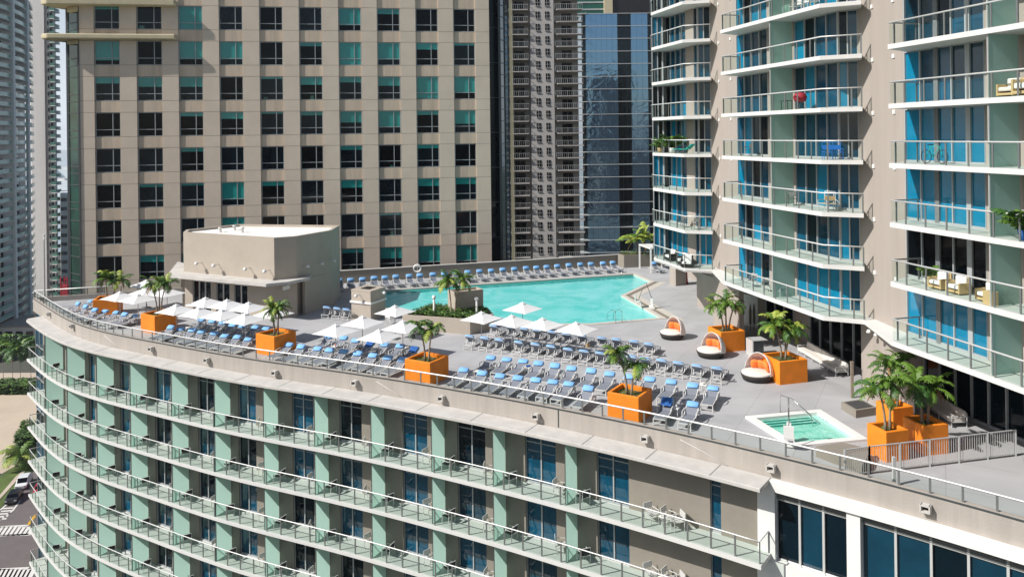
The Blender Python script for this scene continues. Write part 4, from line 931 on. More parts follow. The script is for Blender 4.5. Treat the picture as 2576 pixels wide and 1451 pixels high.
corep=[FLf[0]+Vv(.5,.6),FLf[2]+Vv(.5,.3),FLf[3]+Vv(.5,.4),FLf[4]+Vv(.3,.5),FM[0]+Vv(.45,.3),FM[1]+Vv(.45,.35),FM[2]+Vv(.4,.3),FR[0]+Vv(.45,.2),FR[2]+Vv(.45,0),back[3],back[2],back[1],back[0]]
m.prism(corep,4.9,TOPZ);m.build('core',M['black'],CT)
m=MB();m.prism(corep,TOPZ,TOPZ+.3);m.build('roof',M['slab'],CT)
def slabpoly(edge,inner): return list(edge)+list(inner)[::-1]
inL=[FLf[0]+Vv(1.2,1.2),FLf[3]+Vv(.5,.4),FLf[4]+Vv(.3,.5)]
inM=[FM[0]+Vv(.5,.2),FM[1]+Vv(.5,.4),FM[2]+Vv(.4,.3)]
inR=[FR[0]+Vv(.5,.2),FR[1]+Vv(.5,.2),FR[2]+Vv(.5,0)]
def off_line(path,d):
    out=[]
    for i,p in enumerate(path):
        a=path[max(0,i-1)];b=path[min(len(path)-1,i+1)];t=(b-a).normalized();out.append(p+Vector((t.y,-t.x))*d)
    return out
eL=[SL[0]+Vv(.3,1.0)]+SL;eM=SM;eR=SR
for k,z in enumerate(ZL):
    for e_,i_,fl in ((eL,inL,None),(eM,inM,None),(eR,inR,None)):
        m=MB();m.prism(slabpoly(e_,i_),z-.24,z);m.build('balcony_slab',M['slab'],CT)
        m=MB();pp_=off_line(list(e_),-.12);q=slabpoly(pp_,i_);ar=sum(q[i][0]*q[(i+1)%len(q)][1]-q[(i+1)%len(q)][0]*q[i][1] for i in range(len(q)))
        q=q if ar>0 else q[::-1]
        m.add([(p.x,p.y,z+.004) for p in q],[tuple(range(len(q)))]);m.build('balcony_floor',M['bfloor'],CT)
    if k==0:
        m=MB();m.prism([SM[2]+Vv(-.03,.01),SR[0]+Vv(0,.01),FR[0]+Vv(.4,0),FM[2]+Vv(.3,0)],z-.23,z-.01);m.build('link_slab',M['slab'],CT);m=MB();m.prism([SL[2]+Vv(-.02,0),SM[0]+Vv(-.01,.02),FM[0]+Vv(.3,0),FLf[4]+Vv(.3,0)],z-.23,z-.01);m.build('link_slab',M['slab'],CT)
    if k>7: continue
    iL=off_line(SL,-.1);iM=off_line(SM,-.1);iR=off_line(SR,-.1)
    polyrail(CT,[FLf[0]+Vv(-.1,.1),iL[0]]+[iL[1]]+[iL[2]],z,h=1.1,spacing=1.25,name='balcony_railing',rr=.045)
    polyrail(CT,[iM[0]+Vv(1.4,.35),iM[0],iM[0].lerp(iM[1],.5),iM[1],iM[2]],z,h=1.1,spacing=1.3,name='balcony_railing',rr=.045)
    polyrail(CT,[iR[0]+Vv(1.6,.38),iR[0],iR[1],iR[2]],z,h=1.1,spacing=1.3,name='balcony_railing',rr=.045)
    # glazing
    z1=ZL[k]+2.76
    def glaze(a,b,n,cols,thick=()):
        a=V2(a);b=V2(b);dd=(b-a).normalized();nn=Vector((dd.y,-dd.x));f=MB();ang=math.atan2(dd.y,dd.x)
        for i in range(n+1):
            p=a.lerp(b,i/n);w=.28 if i in thick else .07;f.box((p.x-nn.x*.06,p.y-nn.y*.06,(z+z1)/2),(w,.12,z1-z),ang)
        p,q=a-nn*.06,b-nn*.06;f.bar((p.x,p.y,z+.06),(q.x,q.y,z+.06),.1,.1);f.bar((p.x,p.y,z1-.03),(q.x,q.y,z1-.03),.1,.06)
        fr=f.build('window',M['frame'],CT)
        for c in sorted(set(cols)):
            g=MB()
            for i in range(n):
                if cols[i%len(cols)]!=c: continue
                p=a.lerp(b,i/n)-nn*.1;q=a.lerp(b,(i+1)/n)-nn*.1;g.add([(p.x,p.y,z),(q.x,q.y,z),(q.x,q.y,z1),(p.x,p.y,z1)],[(0,1,2,3)])
            g.build('pane',M[c],fr)
    rs=random.Random(100+k)
    def cols(n,kind): 
        base={'blue':['g_blue'],'mix':['g_sea','g_navy','g_navy','g_dark','g_navy','g_blue'],'dark':['g_dark','g_sea']}[kind]
        return [rs.choice(base) for _ in range(n)]
    glaze(FLf[0],FLf[1],2,cols(2,'blue' if k in (0,2,6) else 'dark'));glaze(FLf[1],FLf[2],1,cols(1,'dark'))
    glaze(FLf[2],LWa,4,cols(4,'blue' if k in (0,) else 'mix'))
    glaze(LWb,FLf[3],1,cols(1,'mix'));glaze(FLf[3],FLf[4],2,cols(2,'blue' if k in (0,1) else 'mix'))
    glaze(FM[0],MWa,4,(['g_blue']+cols(3,'mix')) if k in (0,2,5,6) else ['g_navy']+cols(3,'mix'))
    glaze(MWb,FM[1],4,cols(4,'blue' if k==0 else 'mix'));glaze(FM[1],FM[2],2,['g_blue','g_navy'] if k in (0,1,4) else cols(2,'mix'))
    rk={0:['g_blue']*4,1:['g_black']*4,2:['g_blue']*4,3:['g_blue']*4,4:['g_blue','g_navy','g_navy','g_sea'],5:['g_sea','g_sea','g_dark','g_navy']}.get(k,cols(4,'mix'))
    rm=FR[0].lerp(RWa,.42);glaze(FR[0],rm,2,[rk[0],rk[1]],(2,));glaze(rm,RWa,3,[rk[2],rk[3],rk[3]],(0,2))
    glaze(RWb,FR[2],6,cols(6,'blue'))
    # frosted dividers across the balconies
    for u,e_ in ((1934,(SM[0],SM[1])),(2480,(SR[0],SR[1]))):
        p=on_line(u,*e_);dd=(e_[1]-e_[0]).normalized();nn=Vector((-dd.y,dd.x));p=p+nn*.15;q=p+nn*1.6
        m=MB();m.add([(p.x,p.y,z),(q.x,q.y,z),(q.x,q.y,z1),(p.x,p.y,z1)],[(0,1,2,3)]);dv=m.build('divider',M['frost2'],CT)
        m=MB();m.box((p.x,p.y,(z+z1)/2),(.05,.05,z1-z-.02));m.build('divider_frame',M['metal'],dv)
# little square vent covers on the piers at each slab line
for k in range(0,8):
    z=ZL[k]+(-.35)
    for (a,b),ts in (((FM[2],FR[0]),(.35,.8)),((FLf[4],FM[0]),(.35,.8))):
        for t in ts:
            p=a.lerp(b,t);dd=(b-a).normalized();nn=Vector((dd.y,-dd.x));p=p+nn*.03;m=MB();m.box((p.x,p.y,z),(.22,.06,.22),math.atan2(dd.y,dd.x));m.build('vent_cover',M['white'],CT)
# ground storey: glazing, pillars, doors
zc=4.63
GA=[Vv(17.35,66.0),Vv(18.4,63.0),Vv(19.4,61.3),Vv(20.5,59.3),Vv(21.0,58.2),Vv(21.6,56.6),Vv(22.5,49.0),Vv(22.95,47.0),Vv(24.3,42.0),Vv(24.8,40.4),Vv(26.2,33.6)]
m=MB()
wallp(m,Vv(16.6,68.9),GA[0],.3,0,3.1);wallp(m,GA[0],GA[1],.3,0,zc);wallp(m,GA[2],GA[2].lerp(GA[3],.3),.3,0,zc);wallp(m,GA[4],GA[5],.3,0,zc)
wallp(m,Vv(22.9,46.9),Vv(23.6,44.6),.5,0,zc);wallp(m,GA[9]+Vv(.5,-2),GA[10],.3,0,zc)
wallp(m,Vv(16.35,69.3),Vv(16.6,68.9),.6,0,zc);m.seg(GA[1]+Vv(.8,.4),GA[1],-.0,.3,0,zc)
m.build('ground_wall',M['stucco_tower'],CT)
m=MB();m.prism([Vv(17.9,67),Vv(22.8,57.5),Vv(23.5,49),Vv(25.5,41),Vv(27.6,33),Vv(36,30),Vv(30,68)],0,zc);m.build('ground_core',M['black'],CT)
m=MB();m.prism([SM[0],SM[1],SM[2],SR[0],SR[1],SR[2],Vv(36,22),Vv(34,45),Vv(24,70),Vv(16.6,70),SL[2]],zc-.0,zc+.005);m.build('soffit',M['slab'],CT)
def gglaze(a,b,n,c,z1=zc-.02):
    f=MB();dd=(b-a).normalized();nn=Vector((dd.y,-dd.x));ang=math.atan2(dd.y,dd.x)
    for i in range(n+1): p=a.lerp(b,i/n);f.box((p.x,p.y,z1/2),(.08,.14,z1),ang)
    f.bar((a.x,a.y,.06),(b.x,b.y,.06),.14,.12)
    f.bar((a.x,a.y,z1*.72),(b.x,b.y,z1*.72),.1,.06)
    fr=f.build('window',M['frame'],CT);g=MB();p,q=a-nn*.06,b-nn*.06;g.add([(p.x,p.y,0),(q.x,q.y,0),(q.x,q.y,z1),(p.x,p.y,z1)],[(0,1,2,3)]);g.build('pane',M[c],fr)
gglaze(GA[2].lerp(GA[3],.3),GA[4],3,'g_dark');gglaze(GA[5],Vv(22.9,46.9),7,'g_black');gglaze(Vv(23.6,44.6),GA[9]+Vv(.5,-2),6,'g_dark')
dr=MB();a,b=GA[1].lerp(GA[2],.15),GA[1].lerp(GA[2],.95);dr.seg(a,b,-.1,.06,0,2.5);dr.build('door',M['white'],CT);m=MB();wallp(m,GA[1],GA[2],.3,0,zc);m.build('door_wall',M['stucco_tower'],CT)
m=MB();m.prism([Vv(16.47,78.8),Vv(17.7,79.5),Vv(17.4,80.4),Vv(16.05,79.8)],0,zc);m.build('pillar',M['stucco_tower'],CT)
m=MB();m.prism([SL[0]+Vv(.3,1),SL[0],SL[1],SL[2],Vv(22,70),Vv(20,84),Vv(15.2,84),Vv(14.2,76)],zc-.02,zc+.1);m.build('passage_roof',M['slab'],CT)
m=MB();m.prism([Vv(14.2,76),Vv(12.3,67.6),Vv(14,64),Vv(22,70),Vv(20,84),Vv(15.2,84)],zc+.1,zc+.24);m.build('roof_deck',M['slab'],CT)
m=MB();m.seg(Vv(18.5,84.5),Vv(21,72),-.3,0,0,zc);m.build('passage_wall',M['stucco_tower'],CT)
# flood lights on the pier
for i,(x,y) in enumerate(((20.25,43.6),(20.33,42.9))):
    floodlight((x-.0,y,4.3),(-1,-.5,-.2),'grey cluster floodlight on the tower pier above the palms, %s of two'%('left' if i==0 else 'right'),.8,'floodlights on the tower pier')
# ------------------------------------------------------------------ balcony furniture and plants on the towers
def edge_pt(e,u,k,inn): # point on balcony k, at pixel column u on slab edge, moved inwards
    a,b=e;p=on_line(u,a,b);d=(b-a).normalized();return Vector((*(p+Vector((-d.y,d.x))*inn),ZL[k]+.01)),math.atan2(d.y,d.x)
def put(fn,e,u,k,inn,*a,**kw):
    p,ang=edge_pt(e,u,k,inn);return fn(p,ang,*a,**kw)
def armchair(p,ang,label,m1,m2,s=1.,cat='armchair'):
    t=thing('armchair',label,cat,p,ang);m=MB();w=.38*s
    for x in (-w,w): m.box((x,0,.3*s),(.08*s,.7*s,.5*s))
    m.box((0,.32*s,.45*s),(.76*s,.08*s,.7*s));m.box((0,0,.12*s),(.76*s,.7*s,.1*s));m.build('frame',m1,t,world=False,bevel=.02)
    m=MB();m.box((0,-.03,.33*s),(.66*s,.62*s,.18*s));m.box((0,.2*s,.6*s),(.62*s,.16*s,.4*s));m.build('cushion',m2,t,world=False,bevel=.05);return t
eR_=(SR[0],SR[1]);eM_=(SM[0],SM[1]);eM2=(SM[1],SM[2]);eL_=(SL[0],SL[1]);eL2=(SL[1],SL[2])
put(armchair,eR_,2320,1,.9,'white armchair left of the other one on the balcony with plants, right tower',M['rattan'],M['canvas'])
put(armchair,eR_,2365,1,.9,'blond rattan armchair with white cushion on the balcony with plants, right tower',M['rattan'],M['canvas'])
put(armchair,eR_,2445,1,.8,'wide cushioned seat beside the frosted divider on the balcony with plants',M['rattan'],M['canvas'])
p,a_=edge_pt(eR_,2470,1,.35);t=thing('storage_box','small straw-yellow box behind the railing near the frosted divider, right tower','box',p,a_);m=MB();m.box((0,0,.3),(.5,.35,.6));m.build('box',M['rattan'],t,world=False,bevel=.02)
put(armchair,eR_,2520,4+0,.8,'beige wicker armchair on the top right balcony',M['rattan'],M['cream']) if 0 else put(armchair,eR_,2515,4,.6,'beige wicker armchair behind the railing on the top right balcony',M['rattan'],M['cream'])
put(armchair,eR_,2560,4,.7,'beige wicker sofa seat at the picture edge on the top right balcony',M['rattan'],M['canvas'],1.3)
def bush(p,label,h=1.3,r=.55,n=500,potm=None,cat='potted plant'):
    t=thing('potted_plant',label,cat,p);m=MB();m.lathe([(0,0),(.2,0),(.28,.45),(.25,.45),(0,.4)],12);m.build('pot',potm or M['navy'],t,world=False)
    m=MB()
    for i in range(16): frond(m,Vector((0,0,.4)),i*2.4,R(random.uniform(40,85)),h*random.uniform(.7,1.1),1.5,random.choice((0,0,1)),n=8,w=.35)
    m.build('leaves',[M['leafA'],M['leafB']],t,world=False);return t
p,_a=edge_pt(eR_,2548,2,.55);bush(p,'bushy palm in a dark blue pot on a right tower balcony at the picture edge',1.5)
p,_a=edge_pt(eR_,2285,1,1.1);bush(p,'low dark green plant at the left end of the balcony with white armchairs',.8,potm=M['white'])
p,_a=edge_pt(eL_,1650,3,.4);bush(p,'leafy potted plant at the left end of the balcony with turquoise lounge chair',1.2,potm=M['tan'])
p,_a=edge_pt(eL_,1672,3,.6);bush(p,'taller yellowish potted plant on the same left balcony',1.6,potm=M['white'])
p,_a=edge_pt(eL_,1700,3,.7);t=thing('lounge_chair','turquoise lounge chair on a left tower balcony','lounge chair',p,_a+.4)
m=MB();m.bar((-.9,0,.35),(.4,0,.35),.55,.06);m.bar((.4,0,.35),(.95,0,.75),.55,.06);m.build('seat',M['teal'],t,world=False);m=MB()
for x in (-.8,.7): m.bar((x,-.25,0),(x,-.25,.34),.03);m.bar((x,.25,0),(x,.25,.34),.03)
m.build('legs',M['lframe'],t,world=False)
for i,u in enumerate((1665,1695,1722)):
    e=eL_ if u<1720 else eL2
    put(armchair,e,u,0,.7,'large wicker armchair with white cushions, %s of three on the lowest left balcony'%ORD[i],M['wicker'],M['canvas'],1.15)
# mid tower: red, blue, tan chairs, white chairs, bicycle
p,_a=edge_pt(eM_,1985,4,.8);t=thing('barbecue','round red-covered barbecue on a middle tower balcony','barbecue',p,0);m=MB();m.lathe([(0,.45),(.32,.5),(.42,.75),(.3,1.0),(0,1.08)],14);m.build('cover',M['red'],t,world=False);m=MB()
for a in (0,2.1,4.2): m.bar((.1*math.cos(a),.1*math.sin(a),.5),(.3*math.cos(a),.3*math.sin(a),0),.03)
m.build('legs',M['black'],t,world=False)
p,_a=edge_pt(eM_,1955,4,.7);t=thing('side_table','thin black table beside the red-covered barbecue','table',p,_a);m=MB();m.box((0,0,.6),(.8,.4,.03));m.build('table_top',M['black'],t,world=False);m=MB()
for x,y in ((-.35,-.15),(.35,-.15),(.35,.15),(-.35,.15)): m.box((x,y,.3),(.03,.03,.6))
m.build('legs',M['black'],t,world=False)
for u,l in ((2080,'left'),(2100,'right')):
    p,_a=edge_pt(eM_ if u<2064 else eM2,u,3,.8);chair_thing('folding_chair','bright blue folding chair, %s of the pair on a middle tower balcony'%l,p,_a+.3,M['bluechair'],M['bluechair'],'blue chairs on the balcony',back=1.0,w=.6)
for u,l in ((2045,'left'),(2085,'right')):
    p,_a=edge_pt(eM_ if u<2064 else eM2,u,2,.8);chair_thing('folding_chair','tan high-backed chair, %s of the pair on a middle tower balcony'%l,p,_a+.3,M['lframe'],M['tan'],'tan chairs on the balcony',back=1.1,w=.6)
for u,k,l in ((1975,6,'pale patio chair on the high middle tower balcony, left one'),(1995,6,'pale patio chair on the high middle tower balcony, middle one'),(2020,6,'pale patio chair on the high middle tower balcony, right one'),(1960,2,'wicker chair with green seat on the balcony beside the tan chairs'),(1860,0,'grey patio chair behind the lowest middle balcony railing, left one'),(1895,0,'grey patio chair behind the lowest middle balcony railing, middle one'),(1930,0,'grey patio chair behind the lowest middle balcony railing, right one'),(1850,3,'dark patio chair behind the railing next to the frosted divider'),(1690,1,'dark patio chair on the left balcony one floor above the wicker seats'),(1745,1,'small dark patio chair near the kink of the same left balcony')):
    e=eL_ if u<1720 else (eL2 if u<1800 else eM_)
    p,_a=edge_pt(e,u,k,.8);chair_thing('patio_chair',l,p,_a+random.uniform(-1,1),M['lframe'] if k in(6,0) else M['framed'],M['white'] if k==6 else M['post'])
p,_a=edge_pt(eM_,1965-5,6,.6);t=thing('stool','round pale green ceramic stool on the high middle balcony','stool',p);m=MB();m.lathe([(0,0),(.2,0),(.27,.3),(.2,.6),(0,.6)],12);m.build('stool',M['frost'],t,world=False)
def bicycle(p,ang,label):
    t=thing('bicycle',label,'bicycle',p,ang);k='teal'
    for x in (-.52,.52):
        m=MB();m.tube([(x+.33*math.cos(a*.3927),0,.35+.33*math.sin(a*.3927)) for a in range(16)],.02,5,closed=True)
        for a in range(8): m.bar((x,0,.35),(x+.32*math.cos(a*.785),0,.35+.32*math.sin(a*.785)),.006)
        m.build('wheel',M['black'],t,world=False)
    m=MB();B=(-.08,0,.33);S=(-.22,0,.85);Hd=(.36,0,.85)
    for a,b in ((B,S),(S,Hd),(B,Hd),((-.52,0,.35),B),((-.52,0,.35),S),(Hd,(.52,0,.35))): m.bar(a,b,.03)
    m.build('frame',M[k],t,world=False);m=MB();m.bar((.34,-.28,1.0),(.34,.28,1.0),.025);m.bar((.36,0,.85),(.34,0,1.0),.025);m.build('handlebar',M['black'],t,world=False)
    m=MB();m.box((-.25,0,.93),(.24,.13,.05));m.build('saddle',M['black'],t,world=False)
p,_a=edge_pt(eR_,2310,4,.9);p.z=ZL[3]+.01;bicycle(p,_a,'bicycle leaning behind the railing on the right tower balcony')
# ------------------------------------------------------------------ hotel balcony furniture
ch=None
for k in range(8):
    for i,s in enumerate(PS+[ ]):
        for j in (0,1):
            ss=s+(.75 if j==0 else (PS[i+1]-s-.75 if i+1<len(PS) else 5.5));z=LV[k]
            if ss>S_END-1: continue
            off=.85 if j==0 else .6
            p=cpt(ss,off);q=cpt(ss,off+1);d=q-p;a=math.atan2(d.y,d.x)+math.pi/2+(-1.9 if j==0 else 1.7)+random.uniform(-.5,.5)
            lab=('black-backed chair, %s balcony row below deck, right of the %s divider from left' if j==0 else 'silver chair, %s balcony row below deck, left side of window %s from left')%(ORD[k],ORD[i])
            if k>6: continue
            key='A' if j==0 else 'B'
            if ch is None: ch={}
            if key not in ch:
                ch[key]=chair_thing('balcony_chair',lab,(p.x,p.y,z+.01),a,M['lframe'],M['black'] if j==0 else M['metal'],'chairs on the hotel balconies',w=.52)
            else: dup(ch[key],loc=(p.x,p.y,z+.01),rz=a,label=lab)
for k in range(5):
    s=find_s(1700,.9,LV[k]);p=cpt(s-1.4,.7);dup(ch['B'],loc=(p.x,p.y,LV[k]+.01),rz=.5,label='silver chair left of the pair on the wide end balcony, %s row below the deck'%ORD[k])
    p=cpt(s,.75);dup(ch['B'],loc=(p.x,p.y,LV[k]+.01),rz=-1.3,label='silver chair right of the pair on the wide end balcony, %s row below the deck'%ORD[k])
    p=cpt(s-.7,.75);o=dup(st,loc=(p.x,p.y,LV[k]+.01),rz=.4,label='small table between two chairs on the wide end balcony, %s row below the deck'%ORD[k]);o['group']='tables on the hotel balconies'
# ------------------------------------------------------------------ beige office tower
OA=Vector((ratio(1172)*95,95.));od=Vector((-.989,-.148));OB=OA+od*60
OT=thing('office_tower','beige concrete office tower with a grid of dark green square windows filling the left background','office building',(OA.x,OA.y,GZ))
colpx=[(238,303),(345,409.5),(450.6,512),(553,613),(654.6,714),(754.5,813),(853.7,911.6),(951,1009),(1048,1105),(1143,1198)]
def so_(u,v=300): return (on_line(u,OA,OB,v)-OA).dot(od)      # distance to the left of OA
cs=[(so_(b),so_(a)) for a,b in colpx]
right=so_(1233);left=so_(200)
on=Vector((od.y*-1,od.x));on=on if on.y<0 else -on           # outward
Ym=on_line(720,OA,OB).y
def zrow(y): return H-(y-(CY-.012*(720-CX)))*Ym/FO
rows=[zrow(17.8+87.5*k) for k in range(-2,12)];wh=59.3*Ym/FO;pitch=87.5*Ym/FO
def ob(m,s0,s1,z0,z1,o0,o1,mi=0):
    a=OA+od*s0;b=OA+od*s1;m.prism([a+on*o0,b+on*o0,b+on*o1,a+on*o1],z0,z1,mi)
m=MB();ob(m,right+.02,left-.02,GZ,rows[0]+2,-18,-.62);m.build('core',M['black'],OT)
M['precast']=mat('precast_concrete','#dccbb8',.85,noise=(.35,.10),bump=(6,.25,.02));M['joint']=mat('panel_joint','#857a6b',.9)
M['stain']=mat('precast_concrete_stained','#d3c0aa',.88,streak=(1.6,.22),bump=(6,.25,.02))
m=MB();eds=sorted([(b,a) for a,b in cs],reverse=True)
piers=[];prev=left
for b,a in sorted([(c[1],c[0]) for c in cs],reverse=True): piers.append((b,prev));prev=a
piers.append((right,prev))
J=MB()
for (s0,s1) in piers:
    m=MB()
    for r in rows:
        for z0,z1 in ((r-wh,r),(r,r+pitch-wh)):
            ob(m,min(s0,s1)+.0,max(s0,s1)-.0,z0+.02,z1-.02,-.6,0)
    ob(J,min(s0,s1)+.02,max(s0,s1)-.02,rows[-1]-wh,rows[0]+pitch,-.58,-.03)
    m.build('pier',M['precast'],OT)
for a,b in cs:
    for ri,r in enumerate(rows):
        if ri>10: continue
        m=MB();ob(m,a+.0,b-.0,r+.02,r+pitch-wh-.02,-.6,-.14)
        if ri>0: m.build('spandrel_panel',M['stain'],OT)
    for r in rows: ob(J,a+.01,b-.01,r-.0,r+pitch-wh+.0,-.6,-.17)
J.build('joint_backing',M['joint'],OT)
m=MB();ob(m,right,left,GZ,rows[-1]-wh-.02,-.6,0);m.build('lower_wall',M['precast'],OT)
rg=random.Random(5);bl={}
known={(0,2):1,(1,2):0,(0,6):.75,(0,7):.25,(1,0):.8,(1,2):.75,(1,3):.75,(1,6):1,(1,7):.75,(1,9):.12,(2,0):.28,(2,1):.42,(2,2):.42,(2,5):.35,(2,6):.25,(2,7):.4,(2,8):.95,(2,9):.7,(3,6):.5,(3,7):.7,(3,8):.2,(3,9):.6,(4,6):.2,(5,0):.05,(5,1):.15,(5,2):.12,(5,3):.75,(5,4):.2,(5,6):.35,(5,8):.35,(6,3):.6,(7,2):.5,(7,3):.3,(7,4):.25,(7,6):.2,(7,7):.5,(7,8):.7,(7,9):.7}
for ci,(a,b) in enumerate(cs[::1]):
    for ri,r in enumerate(rows):
        if ri<2 or ri>10: continue
        z0,z1=r-wh,r
        f=MB();w=.07
        for s in (a+w,b-w,a+(b-a)*.32): ob(f,s-.04,s+.04,z0+.0,z1,-.34,-.20)
        for z in (z0+.05,z1-.05,z0+(z1-z0)*.29): ob(f,a+.01,b-.01,z-.035,z+.035,-.33,-.21)
        fr=f.build('window',M['frame'],OT)
        fb=known.get((ri-2,ci),rg.choice([0,0,0,.1,.18,.3]));zb=z1-(z1-z0)*fb
        g=MB();ob(g,a,b,z0,zb,-.60,-.28,0)
        mats=[M['g_dark'] if rg.random()<.45 else M['g_black']]
        if fb>0: ob(g,a,b,zb,z1,-.60,-.282,1);mats.append(M['g_teal'])
        if rg.random()<.3 and fb<.5: # something standing on the sill inside
            s=rg.uniform(a+.3,b-.8);ob(g,s,s+rg.uniform(.2,.6),z0,z0+rg.uniform(.3,.8),-.6,-.277,len(mats));mats.append(M['g_teal2'])
        g.build('pane',mats,fr)
# corner glazing strip at left + ledges
m=MB();ob(m,left+.0,left+.02,GZ,rows[0]+2,-.3,-.0);m.build('corner_edge',M['precast'],OT)
L0=OA+od*left;L1=Vector((ratio(171)*(L0.y+1.6),L0.y+1.6))
m=MB();m.prism([L0+on*-.05,L1,L1+Vector((.6,10)),L0+Vector((2,10))],GZ,rows[0]+2);m.build('corner_glass',mat('corner_glass_green','#174a3e',.08,noise=(.35,.7),spec=.8),OT)
m=MB()
for r in rows:
    for dz in (0,-wh*.72,-wh-.02): m.bar((L0.x,L0.y-.02,r+dz),(L1.x,L1.y-.02,r+dz),.08,.08)
for t in (.02,.98,.9): p=L0.lerp(L1,t);m.box((p.x,p.y-.05,(GZ+rows[0])/2),(.18,.12,rows[0]-GZ))
m.build('corner_frame',M['framed'],OT)
M['ledge']=mat('pale_ledge','#cdc09f',.8,noise=(.8,.12))
for zz,th in ((zrow(93),1.0),(zrow(8),1.3)):
    m=MB();a=OA+od*so_(448);b=L0
    m.prism([a,a+on*.9,b+on*1.0,b+on*1.0+od*3.0,b+on*.4+od*3.8+Vector((0,0)),b+od*3.6-on*1.2,b+od*2.6-on*3,b-on*1.0],zz-th/2,zz+th*.1)
    m.prism([b-on*.5,b+on*.25,b+od*1.5-on*.6,b+od*1.2-on*2.4],zz-th,zz-th/2)
    m.build('ledge',M['ledge'],OT,bevel=.12)
# dark glazed wing right of the office tower
T=thing('glass_wing','narrow dark glazed wing at the right edge of the beige office tower','building',(OA.x+3,OA.y+2,GZ))
a=OA+od*right+Vector((.02,.6));pts=[]
pl=[(1233.5,96.6),(1257,97.2),(1259,96.6),(1272,98.5),(1281,102.5),(1284,108)]
pts=[Vector((ratio(u)*y,y)) for u,y in pl]
m=MB();m.prism([pts[0],pts[1],pts[1]+Vector((0,14)),pts[0]+Vector((0,14))],GZ,40);m.build('dark_glass',M['g_dark'],T)
m=MB();m.prism(pts[2:]+[Vector((pts[2].x,112))],GZ,40);m.build('curved_glass',mat('reflective_glass','#33504f',.08,noise=(.15,.5),spec=1.0),T)
m=MB()
for i in range(60):
    z=GZ+1+i*1.45
    for q0,q1 in zip(pts[2:],pts[3:]): m.bar((q0.x,q0.y-.05,z),(q1.x,q1.y-.05,z),.08,.09)
    if i%3==0: m.bar((pts[0].x,pts[0].y-.05,z),(pts[1].x,pts[1].y-.05,z),.08,.10)
for q in (pts[1],pts[2],pts[3],pts[4]): m.box((q.x,q.y-.06,0),(.30 if q is pts[2] else .12,.2,90))
m.build('mullions',M['framed'],T)
# ------------------------------------------------------------------ background towers
def box_windows(root,items,mat_,limit=100,depth=.1):
    "items: (a,b,z0,z1) openings as dark panes; the biggest on screen are parts of their own"
    rest=MB()
    for i,(a,b,z0,z1) in enumerate(items):
        a=V2(a);b=V2(b);d=(b-a).normalized();n=Vector((d.y,-d.x));n=n if n.y<0 else -n
        q=[a-n*.05,a+n*depth,b+n*depth,b-n*.05]
        if i<limit: m=MB();m.prism(q,z0,z1);m.build('window',mat_,root)
        else: rest.prism(q,z0,z1)
    if rest.v: rest.build('windows',mat_,root,kind='stuff')
# grey residential tower
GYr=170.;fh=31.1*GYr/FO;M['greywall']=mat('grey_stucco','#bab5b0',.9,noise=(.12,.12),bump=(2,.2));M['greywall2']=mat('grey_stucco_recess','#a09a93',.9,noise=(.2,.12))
def gx(u,Y=GYr): return ratio(u)*Y
T=thing('grey_apartment_tower','grey apartment tower with two columns of small windows and stacked railings in the centre background','apartment tower',(gx(1370),GYr,GZ))
m=MB()
m.prism([Vector((gx(1337),GYr)),Vector((gx(1396),GYr)),Vector((gx(1396),GYr+15)),Vector((gx(1337),GYr+15))],GZ,52);m.build('wall',M['greywall'],T)
m=MB();y2=GYr+1.8
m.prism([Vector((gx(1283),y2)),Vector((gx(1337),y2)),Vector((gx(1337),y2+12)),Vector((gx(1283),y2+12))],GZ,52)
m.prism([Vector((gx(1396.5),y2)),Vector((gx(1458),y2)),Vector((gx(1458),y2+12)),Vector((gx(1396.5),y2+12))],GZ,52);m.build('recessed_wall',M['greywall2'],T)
m=MB();m.prism([Vector((gx(1284),GYr-.5)),Vector((gx(1292.5),GYr-.5)),Vector((gx(1292.5),GYr+9)),Vector((gx(1284),GYr+9))],GZ,52);m.build('corner_pier',mat('olive_stucco','#8f8a72',.9),T)
z0=H-(22-338)*GYr/FO;fl=[z0+fh*2-fh*k for k in range(-0,26)]
items=[]
for k,z in enumerate(fl):
    if z<-22: break
    for ua,ub in ((1415.5,1427.5),(1428.5,1440.5),(1296,1308),(1309,1321)): items.append((Vector((gx(ua,y2),y2)),Vector((gx(ub,y2),y2)),z,z+1.95))
    for ua in (1351,1374.5):
        zz=z+1.0-.25;
        a=gx(ua);items.append((Vector((a,GYr)),Vector((a+.85,GYr)),zz,zz+1.45))
items.sort(key=lambda t:-(t[1]-t[0]).length*(t[3]-t[2]))
box_windows(T,items,M['g_black'],96)
for k,z in enumerate(fl):
    if z<-22: break
    for ua,ub in ((1291,1331),(1399,1468)):
        m=MB();a,b=Vector((gx(ua),GYr-.6)),Vector((gx(ub),GYr-.6));m.prism([a+Vector((0,2.4)),a+Vector((.5 if ua>1300 else 0,0)),b,b+Vector((0,2.4))],z-.2,z)
        sl_=m.build('balcony_slab',M['slab'] if 0 else mat_grey if 'mat_grey' in globals() else M['greywall'],T)
        m=MB();m.bar((a.x,a.y,z+1.05),(b.x,b.y,z+1.05),.05,.05);n=int((b-a).length/.42)
        for i in range(n+1): x=a.x+(b.x-a.x)*i/n;m.box((x,a.y,z+.52),(.028 if i%3 else .06,.04,1.05))
        m.bar((b.x,b.y,z+1.05),(b.x,b.y+2,z+1.05),.07,.07);m.build('balcony_railing',M['metal'],T)
m=MB()
for z in fl:
    if z<-22: break
    for ua in (1351,1374.5): x=gx(ua)+.42;m.box((x,GYr-.13,z+1.48),(.95,.06,.07));m.box((x,GYr-.13,z+1.48),(.06,.06,1.5));m.box((x,GYr-.1,z+.72),(1.0,.2,.08))
m.build('window_bars',M['greywall'],T)
